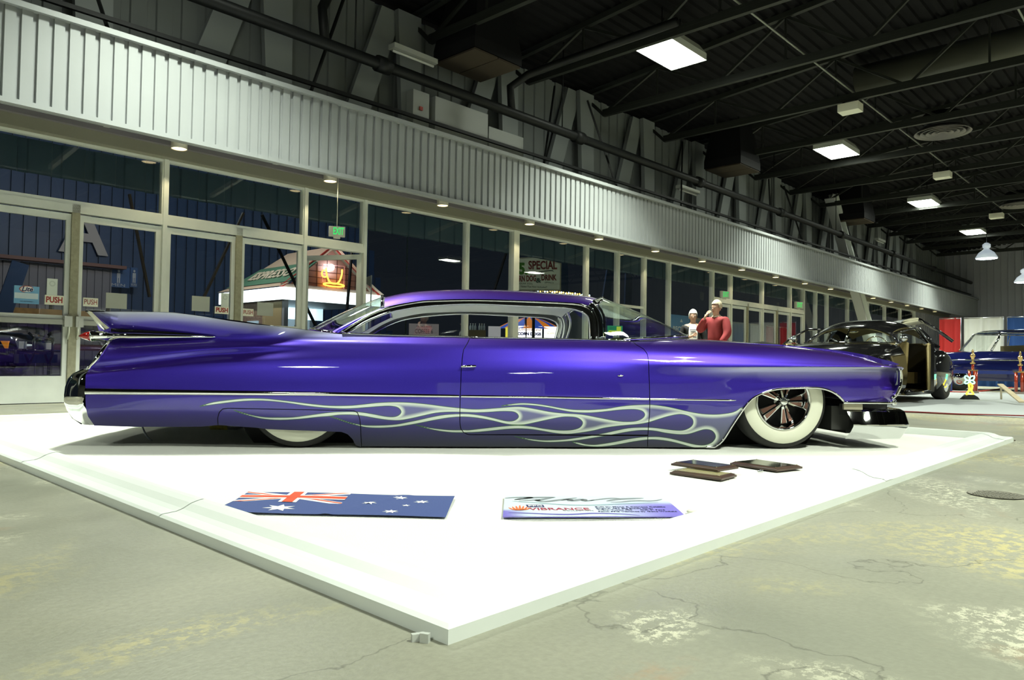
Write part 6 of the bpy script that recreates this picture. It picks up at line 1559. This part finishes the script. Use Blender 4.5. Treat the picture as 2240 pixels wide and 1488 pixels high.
    for sx in (-1, 1): MB().ell((.11 * sx * k, -.06 * k, .045 * k), (.05 * k, .14 * k, .045 * k), 14, 8).build('shoe', mat('shoe_black', (.02, .02, .02), .5), P)
    # garments
    def garment(nm, m_, add, arms_to=True, low='pelvis'):
        S = {q: fat(V[q], add) for q in (low, 'waist', 'chest', 'collar')}; E2 = [(low, 'waist'), ('waist', 'chest'), ('chest', 'collar')]
        if arms_to:
            for sd in 'lr':
                for q in ('sh', 'el'): S[q + sd] = fat(V[q + sd], add)
                a, b = Vector(V['el' + sd][:3]), Vector(V['wr' + sd][:3]); c_ = a.lerp(b, .93); S['wr' + sd] = (*c_, (.034 + add * .4) * k)
                E2 += [('collar', 'sh' + sd), ('sh' + sd, 'el' + sd), ('el' + sd, 'wr' + sd)]
        return skin_mesh(nm, S, E2, m_, P)
    extra(P, k, garment, V)
    return P
M_WHAIR = mat('white_hair', (.62, .60, .54), .8, bump=(120, .6)); M_GHAIR = mat('grey_blond_hair', (.50, .43, .30), .8, bump=(120, .6))
M_CARD = mat('black_cardigan', (.012, .012, .013), .85); M_TEE = mat('white_tee', (.72, .72, .68), .8); M_REDS = mat('red_sweatshirt', (.25, .025, .028), .85, noise=(6, .08)); M_DEN = mat('dark_trousers', (.03, .035, .05), .8)
def woman_extra(P, k, garment, V):
    garment('shirt', M_TEE, .012, False)
    S = garment('cardigan', M_CARD, .022, True)
    # open front: the shirt panel shows between the cardigan edges
    m = MB(); L = []
    for z, w_, y in ((1.42, .045, -.085), (1.36, .075, -.118), (1.27, .085, -.138), (1.15, .085, -.130), (1.0, .085, -.122), (.88, .085, -.125)): L.append([(-w_ * k, (y + .012) * k, z * k), (-w_ * k * .5, y * k, z * k), (0, (y - .004) * k, z * k), (w_ * k * .5, y * k, z * k), (w_ * k, (y + .012) * k, z * k)])
    pnl = m.grid(L).build('shirt_front', M_TEE, P)
    tx = mat('tee_print', (.05, .05, .05), .8)
    for i, (z, w_) in enumerate(((1.30, .13), (1.265, .10), (1.16, .13))): MB().box(-w_ / 2 * k, w_ / 2 * k, -.146 * k, -.1435 * k, (z - .008) * k, (z + .008) * k).build('shirt_print', tx, P)
def man_extra(P, k, garment, V):
    garment('sweatshirt', M_REDS, .036, True)
    MB().tube([(.06 * k * math.cos(a), (.0 + .062 * math.sin(a)) * k, (1.435 + .012 * math.sin(a)) * k) for a in np.linspace(0, 2 * PI, 18, endpoint=False)], .014 * k, 8, closed=True).build('collar', mat('collar_pale', (.6, .5, .38), .8), P)
wp = on_depth(1515, 800, 13.9)
person('person', 'woman with short white hair, glasses, black cardigan and white shirt', (wp.x, wp.y, 0), R(-12), 1.60,
       {'l': ((.235, .03, 1.10), (.20, -.10, .90), (0, -.3, -1), (0, 1, 0)), 'r': ((-.24, .02, 1.12), (-.06, -.20, 1.17), (.9, -.1, .35), (0, .1, 1))},
       None, M_DEN, (M_WHAIR, M_WHAIR, .41, 1), woman_extra)
mp = on_depth(1566, 800, 12.9)
person('person', 'man in a red sweatshirt raising a hand to his mouth', (mp.x, mp.y, 0), R(-52), 1.70,
       {'l': ((.26, -.02, 1.12), (.20, -.16, .95), (-.3, -.8, -.6), (0, 0, 1)), 'r': ((-.25, -.16, 1.17), (-.05, -.24, 1.40), (.35, .35, .85), (1, 0, -.2))},
       None, M_DEN, (M_GHAIR, M_GHAIR, .39, .6), man_extra)

# ================================================================== other show cars
def loft_car(T, st, m_, name='body'):
    """st: (x, zbottom, zmid, ztop, half width, shoulder drop)"""
    P = []
    for x, zb, zm, zt2, hw, sh in st:
        P.append([(x, -hw * .93, zb), (x, -hw * .985, (zb + zm) / 2), (x, -hw, zm), (x, -hw * .97, zm + (zt2 - zm) * .55), (x, -hw * .86, zt2 - sh * .35), (x, -hw * .7, zt2 - sh * .08), (x, -hw * .35, zt2), (x, 0, zt2 + .01), (x, hw * .35, zt2), (x, hw * .7, zt2 - sh * .08), (x, hw * .86, zt2 - sh * .35), (x, hw * .97, zm + (zt2 - zm) * .55), (x, hw, zm), (x, hw * .985, (zb + zm) / 2), (x, hw * .93, zb)])
    m = MB().grid(P); n = len(P[0]); m.add(P[0], [tuple(range(n))]); m.add(P[-1], [tuple(range(n))[::-1]]); return m.build(name, m_, T, None, 50)
def car_wheel(T, x, y, r, wide=.22, ww=False):
    sg = 1 if y > 0 else -1; base = Matrix.Translation((x, y, r)) @ Matrix.Rotation(-PI / 2 * sg, 4, 'X')
    w_ = MB().lathe([(r * .6, -wide), (r * .9, -wide), (r, -wide * .8), (r, -wide * .2), (r * .92, 0), (r * .62, -.01)], base, 32).build('wheel', M_RUBBER, T)
    MB().lathe([(.001, .02), (r * .3, .015), (r * .5, -.01), (r * .62, -.005)], base, 24).build('hubcap', M_CHROME, w_)
    if ww: MB().lathe([(r * .63, -.002), (r * .86, .004)], base, 32).build('whitewall_band', M_WW, w_)
# ---- black chopped coupe, nose toward the camera's left, doors open
aW = R(44); hW = Vector((-math.sin(aW), -math.cos(aW), 0)); pW = on_depth(1862, 740, 13.0); pW.z = 0
org = pW - hW * .35
BC = thing('black_coupe', 'glossy black chopped coupe with beige interior and open doors, behind the purple nose', 'car', org + Vector((0, 0, .007)), math.atan2(hW.y, hW.x))
M_BEI = mat('beige_leather', (.40, .32, .14), .5); M_BEH = mat('beige_headliner', (.30, .24, .10), .7)
loft_car(BC, [(-2.62, .25, .5, .62, .55, .1), (-2.5, .18, .5, .78, .82, .15), (-2.1, .16, .5, .92, .93, .18), (-1.5, .15, .5, 1.0, .96, .14), (-.9, .14, .5, 1.02, .96, .1)], M_BLK, 'rear_body')
loft_car(BC, [(.42, .14, .5, 1.0, .93, .12), (.9, .14, .5, .99, .92, .16), (1.5, .15, .5, .95, .90, .2), (2.0, .16, .5, .86, .82, .24), (2.3, .2, .48, .72, .66, .2), (2.42, .28, .45, .56, .45, .1)], M_BLK, 'front_body')
MB().box(-.9, .42, -.9, .9, .12, .20).build('floor_pan', M_BEH, BC)
for s in (-1, 1): MB().tube([(-.9, s * .93, .17), (.45, s * .93, .17)], .05, 8).build('sill', M_BLK, BC)
# rear fender bulges and wheels
for s in (-1, 1):
    MB().ell((-1.75, s * .86, .52), (.72, .17, .40), 24, 14).build('rear_fender', M_BLK, BC)
    MB().ell((1.55, s * .82, .48), (.75, .14, .30), 24, 14).build('front_fender', M_BLK, BC)
    car_wheel(BC, -1.75, s * .98, .33); car_wheel(BC, 1.5, s * .95, .33)
    MB().ell((2.22, s * .62, .62), (.06, .11, .11), 16, 10).build('headlamp', mat('lamp_glass', (.8, .82, .8), .08, coat=1), BC)
MB().box(2.38, 2.5, -.8, .8, .30, .42).build('front_bumper', M_CHROME, BC); MB().box(-2.74, -2.62, -.8, .8, .30, .42).build('rear_bumper', M_CHROME, BC)
# roof
P = []; n = 20
def rz2(u): return 1.02 + .44 * math.sin(PI * min(max((u + .04) / 1.08, 0), 1)) ** .55
Pn = []
for i in range(n + 1):
    u = i / n; x = -1.55 + 1.93 * u; zc = 1.13 + .33 * (math.sin(PI * (.10 + .80 * u)) ** .6) - .02; hw = .62 + .06 * math.sin(PI * u)
    if u > .75: pass
    row = []
    for j in range(15):
        v_ = -1 + 2 * j / 14; row.append((x - .10 * abs(v_) ** 2 * (1 if u > .5 else -1) * (abs(u - .5) * 2) ** 3, hw * v_, zc - .13 * abs(v_) ** 3))
    P.append(row)
MB().grid(P).build('roof', M_BLK, BC); MB().grid([[(x, y * .98, z - .025) for x, y, z in r] for r in P]).build('headliner', M_BEH, BC)
zf = P[-1][7][2]; zr2 = P[0][7][2]
fr = [(.38 + 0, 0, zf), (.33, .35, zf - .02), (.25, .62, zf - .12)]; fb = [(.66, 0, 1.0), (.58, .42, 1.0), (.40, .80, .98)]
def mirY(q): return (q[0], -q[1], q[2])
top_l = [mirY(q) for q in fr[::-1]] + fr[1:]; bot_l = [mirY(q) for q in fb[::-1]] + fb[1:]
tl = catmull(top_l, 4); bl2 = catmull(bot_l, 4)
MB().grid([[a, tuple((Vector(a) + Vector(b)) / 2 + Vector((.03, 0, 0))), b] for a, b in zip(tl, bl2)]).build('windshield', glass_mat('coupe_glass', (.9, .95, .92)), BC)
MB().tube(tl, .02, 8).build('windshield_frame', M_BLK, BC); MB().tube(bl2, .016, 8).build('windshield_moulding', M_CHROME, BC)
MB().tube([fr[0], fb[0]], .017, 8).build('centre_divider', M_CHROME, BC)
for s in (-1, 1):
    q = lambda p: (p[0], p[1] * s, p[2])
    MB().tube([q(fr[2]), q(fb[2])], .03, 8).build('windshield_pillar', M_BLK, BC)
    # rear quarters and back window frame
    o = MB().grid([[q((-1.5, .60, zr2 - .10)), q((-1.25, .90, 1.0))], [q((-1.0, .66, 1.30)), q((-.95, .90, 1.0))], [q((-.86, .66, 1.31)), q((-.86, .90, 1.0))]]).build('roof_pillar', M_BLK, BC)
    MB().tube([q((-.9, .67, 1.30)), q((.25, .63, zf - .12))], .018, 8).build('drip_rail', M_BLK, BC)
MB().grid([[(-1.55, y, zr2 - .13 * abs(y / .62) ** 3), (-1.95, y * 1.25, .98)] for y in np.linspace(-.62, .62, 13)]).build('rear_window', MATS['coupe_glass'], BC)
for y in (-.62, 0, .62): MB().bar((-1.55, y, zr2 - (.13 if y else 0)), (-1.95, y * 1.25, .98), .10 if y else .03, .03).build('window_bar', M_BLK, BC)
# seats, wheel, mirror
for x in (-1.2, -.25):
    for y in (-.42, .42):
        st = MB(); st.box(x, x + .5, y - .3, y + .3, .30, .50); st.prism([(x - .14, 1.02), (x - .02, 1.03), (x + .10, .5), (x - .05, .5)], y - .3, y + .3)
        st.build('seat', M_BEI, BC)
MB().tube([(.28 + .05 * math.sin(a), .4 + .18 * math.cos(a), .95 + .16 * math.sin(a)) for a in np.linspace(0, 2 * PI, 20, endpoint=False)], .012, 6, closed=True).build('steering_wheel', M_CHROME, BC)
MB().box(.3, .5, -.75, .75, .8, .98).build('dashboard', M_BEI, BC)
MB().ell((.25, 0, zf - .07), (.02, .09, .03), 12, 6).build('mirror', M_CHROME, BC)
# open doors (hinged at the rear), spotlights
for s in (-1, 1):
    dm = Matrix.Translation((-.9, s * .93, 0)) @ Matrix.Rotation(s * R(17), 4, 'Z')
    d = MB().box(0, 1.22, -.05 * (s > 0), .05 * (s < 0), .2, .98, dm); D_ = d.build('door', M_BLK, BC)
    MB().box(.02, 1.2, -.075 if s > 0 else .05, -.05 if s > 0 else .075, .22, .96, dm).build('door_card', M_BEI, D_)
    fr_ = [dm @ Vector(p) for p in ((.02, 0, .98), (.05, -s * .16, 1.22), (.25, -s * .22, 1.29), (.75, -s * .20, 1.27), (1.08, -s * .08, 1.10), (1.2, -s * .02, .98))]
    MB().tube(fr_, .02, 8).build('window_frame', M_BLK, D_)
    MB().tube([dm @ Vector((.05, -s * .08, .98)), dm @ Vector((1.18, -s * .08, .98)), dm @ Vector((1.2, -s * .08, .22))], .02, 6).build('door_edge', M_BEI, D_)
    MB().ell((.62, s * .92, 1.06), (.10, .065, .065), 16, 10).build('spotlight', M_CHROME, BC)
    MB().tube([(.55, s * .84, .98), (.6, s * .9, 1.02)], .012, 6).build('spotlight_arm', M_CHROME, BC)
# ---- dark blue hardtop behind, broadside
pB = on_depth(2215, 800, 20.2); BL_ = thing('blue_hardtop', 'dark blue classic hardtop car parked before the drapes at the right edge', 'car', (pB.x, pB.y, 0), R(172))
M_DBL = mat('deep_blue_paint', (.010, .014, .10), .12, .2, coat=1)
loft_car(BL_, [(2.55, .35, .6, .82, .85, .1), (2.3, .28, .6, .98, .97, .1), (1.0, .26, .6, 1.05, 1.0, .08), (-1.4, .26, .6, 1.08, 1.0, .08), (-2.6, .3, .6, 1.02, .97, .08), (-2.8, .4, .6, .9, .9, .1)], M_DBL)
P = []
for i in range(13):
    u = i / 12; x = -1.7 + 2.35 * u; P.append([(x, .74 * (-1 + 2 * j / 12), 1.62 + .05 * math.sin(PI * u) - .10 * abs(-1 + 2 * j / 12) ** 3) for j in range(13)])
MB().grid(P).build('roof', mat('roof_blue', (.02, .03, .09), .15, coat=1), BL_)
for s in (-1, 1):
    MB().tube([(.65, s * .72, 1.54), (.72, s * .80, 1.40), (.95, s * .90, 1.06)], .03, 8).build('windshield_pillar', M_CHROME, BL_)
    MB().grid([[(-1.7, s * .73, 1.52), (-2.1, s * .92, 1.06)], [(-1.35, s * .74, 1.55), (-1.5, s * .92, 1.06)]]).build('roof_pillar', M_DBL, BL_)
    MB().tube([(-1.4, s * .75, 1.53), (.66, s * .75, 1.54)], .018, 6).build('drip_rail', M_CHROME, BL_)
    MB().tube([(-.3, s * .75, 1.53), (-.3, s * .93, 1.06)], .012, 6).build('window_divider', M_CHROME, BL_)
    MB().tube([(-2.6, s * 1.0, .84), (2.3, s * 1.005, .80)], .016, 6).build('side_moulding', M_CHROME, BL_)
    for x in (-1.6, 1.75): car_wheel(BL_, x, s * .98, .33)
MB().grid([[(.7, y, 1.60 - .08 * abs(y / .74) ** 3), (1.15 - .2 * abs(y) ** 2, y * 1.18, 1.05)] for y in np.linspace(-.72, .72, 11)]).build('windshield', MATS['coupe_glass'], BL_)
for x in (-1.5, -.3): MB().box(x, x + .3, -.65, .65, .6, 1.22).build('seat', M_BEI, BL_)
MB().box(2.5, 2.68, -.9, .9, .4, .52).build('front_bumper', M_CHROME, BL_)
# raised hood of a car behind, with prop
hp = on_depth(2000, 720, 19.2); ho = thing('raised_hood', 'black raised hood panel with a long strut beside the blue car', 'hood panel', (hp.x, hp.y, 0), R(-5))
kx = 19.2 / FPX
P = []
for px, py in catmull([(1966, 707), (1980, 699), (1998, 695), (2012, 698), (2018, 704)], 4):
    q_ = on_depth(px, py, 19.2) - Vector((hp.x, hp.y, 0)); P.append([(q_.x, y, q_.z - .03 * abs(y)) for y in (-.1, .3, .8, 1.2)])
mh = MB().grid(P); mh.grid([[(x, y, z - .05) for x, y, z in r] for r in P]); mh.build('panel', M_BLK, ho)
a = on_depth(2010, 699, 19.2) - Vector((hp.x, hp.y, 0)); b = on_depth(2080, 747, 19.2) - Vector((hp.x, hp.y, 0))
MB().tube([a, (a + b) / 2 + Vector((0, 0, .03)), b], .045, 8).build('strut', M_BLK, ho)

# ================================================================== show floor furniture at the right
cpx = [(1925, 897), (2240, 914), (2400, 905), (2400, 868), (2050, 853), (1700, 860)]
pts = [on_z(x, y, .006) for x, y in cpx]
props(MB().add([(p.x, p.y, .006) for p in pts] + [(p.x, p.y, 0) for p in pts], [tuple(range(6))]).build('grey_carpet', mat('grey_carpet', (.36, .38, .38), .95, bump=(60, .3))), 'pale grey carpet under the black coupe', 'carpet')
rp = [on_z(x, y, .012) for x, y in catmull([(1930, 899), (2010, 902), (2090, 906), (2170, 908), (2300, 912)], 4)]
props(MB().tube(rp, .012, 6).build('floor_rope', mat('rope_red', (.20, .03, .03), .8)), 'dark red rope lying along the front edge of the grey carpet', 'rope')
rp = [on_z(x, y, .012) for x, y in catmull([(2060, 857), (2120, 858), (2180, 852), (2300, 838)], 4)]
props(MB().tube(rp, .02, 6).build('floor_rope', mat('rope_bright', (.5, .05, .03), .8)), 'bright red rope lying under the blue hardtop', 'rope')
# palm shaped neon
pp = on_z(2121, 874, .0062); NP = thing('neon_palm', 'small neon palm tree with green fronds on a black base', 'neon light', pp, 0); kk = (pp.y) / FPX
def L_(px, py): return Vector(((px - 2121) * kk, 0, (874 - py) * kk))
MB().prism([(-.16, 0), (.16, 0), (.12, .05), (.05, .09), (-.06, .09)], -.06, .06).build('base', M_BLACK, NP)
MB().tube([L_(x, y) for x, y in catmull([(2119, 841), (2121, 850), (2118, 857), (2114, 862), (2118, 864), (2126, 864), (2129, 861), (2125, 855), (2127, 845), (2122, 838)], 4)], .016, 8).build('trunk_tube', mat('neon_yellow', (1, .8, .05), .4, emit=(1, .75, .03), es=4), NP)
for k_, (dx, dy) in enumerate(((-9, -9), (9, -9), (-10, 5), (10, 5))):
    c_ = (2121, 833); lp = [(c_[0] + dx * t_ - dy * w2 * .45 * (1 if dy < 0 else 1), c_[1] + dy * t_ + dx * w2 * .35) for t_, w2 in ((0, 0), (.5, .8), (1, .4), (1, -.4), (.5, -.8), (0, 0))]
    MB().tube([L_(x, y) for x, y in catmull(lp, 3)], .012, 8).build('frond_tube', mat('neon_green', (.2, 1, .6), .4, emit=(.25, 1, .6), es=3), NP)
# trophies
def trophy(px, py_base, hgt, lab, w_=.075):
    p = on_z(px, py_base, .0062); o = thing('trophy', lab, 'trophy', p, 0, 'red column trophies')
    M_TR = mat('trophy_red', (.45, .05, .02), .2, .4, coat=1); M_TG = mat('trophy_gold', (.75, .52, .22), .2, .9)
    MB().box(-w_ * 1.3, w_ * 1.3, -w_, w_, 0, .05).build('base', mat('marble', (.25, .2, .17), .3), o)
    for x in (-w_, w_): MB().cyl((x, 0, .05), (x, 0, hgt * .5), .035, n=12).build('column', M_TR, o)
    MB().cyl((0, -.05, .05), (0, -.05, hgt * .5), .03, n=12).build('column', M_TR, o)
    MB().box(-w_ * 1.2, w_ * 1.2, -w_ * .8, w_ * .8, hgt * .5, hgt * .53).build('shelf', M_TG, o)
    MB().cyl((0, 0, hgt * .53), (0, 0, hgt * .66), .03, n=12).build('column', M_TR, o)
    MB().lathe([(.05, hgt * .66), (.06, hgt * .68), (.02, hgt * .72), (.035, hgt * .8), (.06, hgt * .84), (.045, hgt * .88), (.015, hgt * .9), (.03, hgt * .93), (.02, hgt * .97), (.001, hgt)], n=14).build('figure', M_TG, o)
trophy(2128, 860, 1.04, 'tall red column trophy with gold figure behind the neon palm')
trophy(2232, 862, 1.0, 'red column trophy cut by the right picture edge', .10)
# barrier bar and posts
a = on_depth(2076, 813, 18.3); b = on_depth(2300, 815, 18.3)
BR = thing('barrier', 'blue barrier rail in front of the blue hardtop', 'barrier', (a.x, a.y, .0062), 0)
M_BB = mat('barrier_blue', (.02, .04, .22), .4)
MB().box(0, b.x - a.x, -.02, .02, a.z - .05, a.z + .03).build('rail', M_BB, BR)
for f in (.02, .98): MB().cyl(((b.x - a.x) * f, 0, 0), ((b.x - a.x) * f, 0, a.z), .025, n=10).build('post', M_BB, BR)
# leaning board
a = on_depth(2188, 841, 13.6); b = on_z(2236, 880, .055)
props(MB().bar(a, b, .09, .02).bar(a + Vector((.03, .03, 0)), Vector((a.x + .35, a.y + .5, .025)), .03, .03).build('lean_board', mat('pine', (.55, .46, .30), .6, noise=(8, .1))), 'pale wooden board leaning down to the carpet at the right', 'board')
# drapes in front of the end wall
SD = 31.5
def dr_t(px, s=SD):
    r = ray(px, 700); return r.dot(NB) / r.dot(DB) * s
zt_ = None
def dz_(px, py, s=SD):
    r = ray(px, py); k_ = s / r.dot(DB); return CAMH + r.z * k_
for a, b, m_, lab in ((2051, 2105, DR, 'red drape left of the white one at the end of the hall'), (2105, 2199, DW, 'white drape between red and blue at the end of the hall'), (2199, 2330, DBL, 'blue drape right of the white one at the end of the hall')):
    ta, tb = dr_t(a), dr_t(b); drape('tall_drape', lab, (SD, ta - .06, 0), (SD, tb + .06, 0), dz_(2150, 694), m_, MBLD, 'drapes at the end of the hall', amp=.05, n=4)
ta, tb = dr_t(2090, 27), dr_t(2330, 27); drape('skirt_drape', 'low blue table skirt under the blue hardtop', (27, ta, 0), (27, tb, 0), .55, DBL, MBLD, amp=.03, n=5)
# the other side of the hall, behind the photographer: booths seen only as reflections in the paint
for i, (s, t, w_, m_) in enumerate(((-6, -7.5, 3.2, DW), (-1.6, -9.5, 3, DW), (2.4, -9.5, 2.6, DW), (7.5, -9.5, 3.6, DW), (13, -9.5, 3, DBL), (18, -9.5, 3, DW))):
    a = W(s, t); d = Vector((math.cos(R(12)), -math.sin(R(12)), 0)) if i else Vector((1, .1, 0)).normalized()
    drape('booth_drape', ['white', 'white', 'white', 'white', 'blue', 'white'][i] + ' booth drape across the aisle, ' + ['farthest left', 'second', 'third', 'fourth', 'fifth', 'last'][i] + ' in its row', a, a + DB * w_, 2.3, m_, None, 'booth drapes across the aisle', amp=.05, n=4)
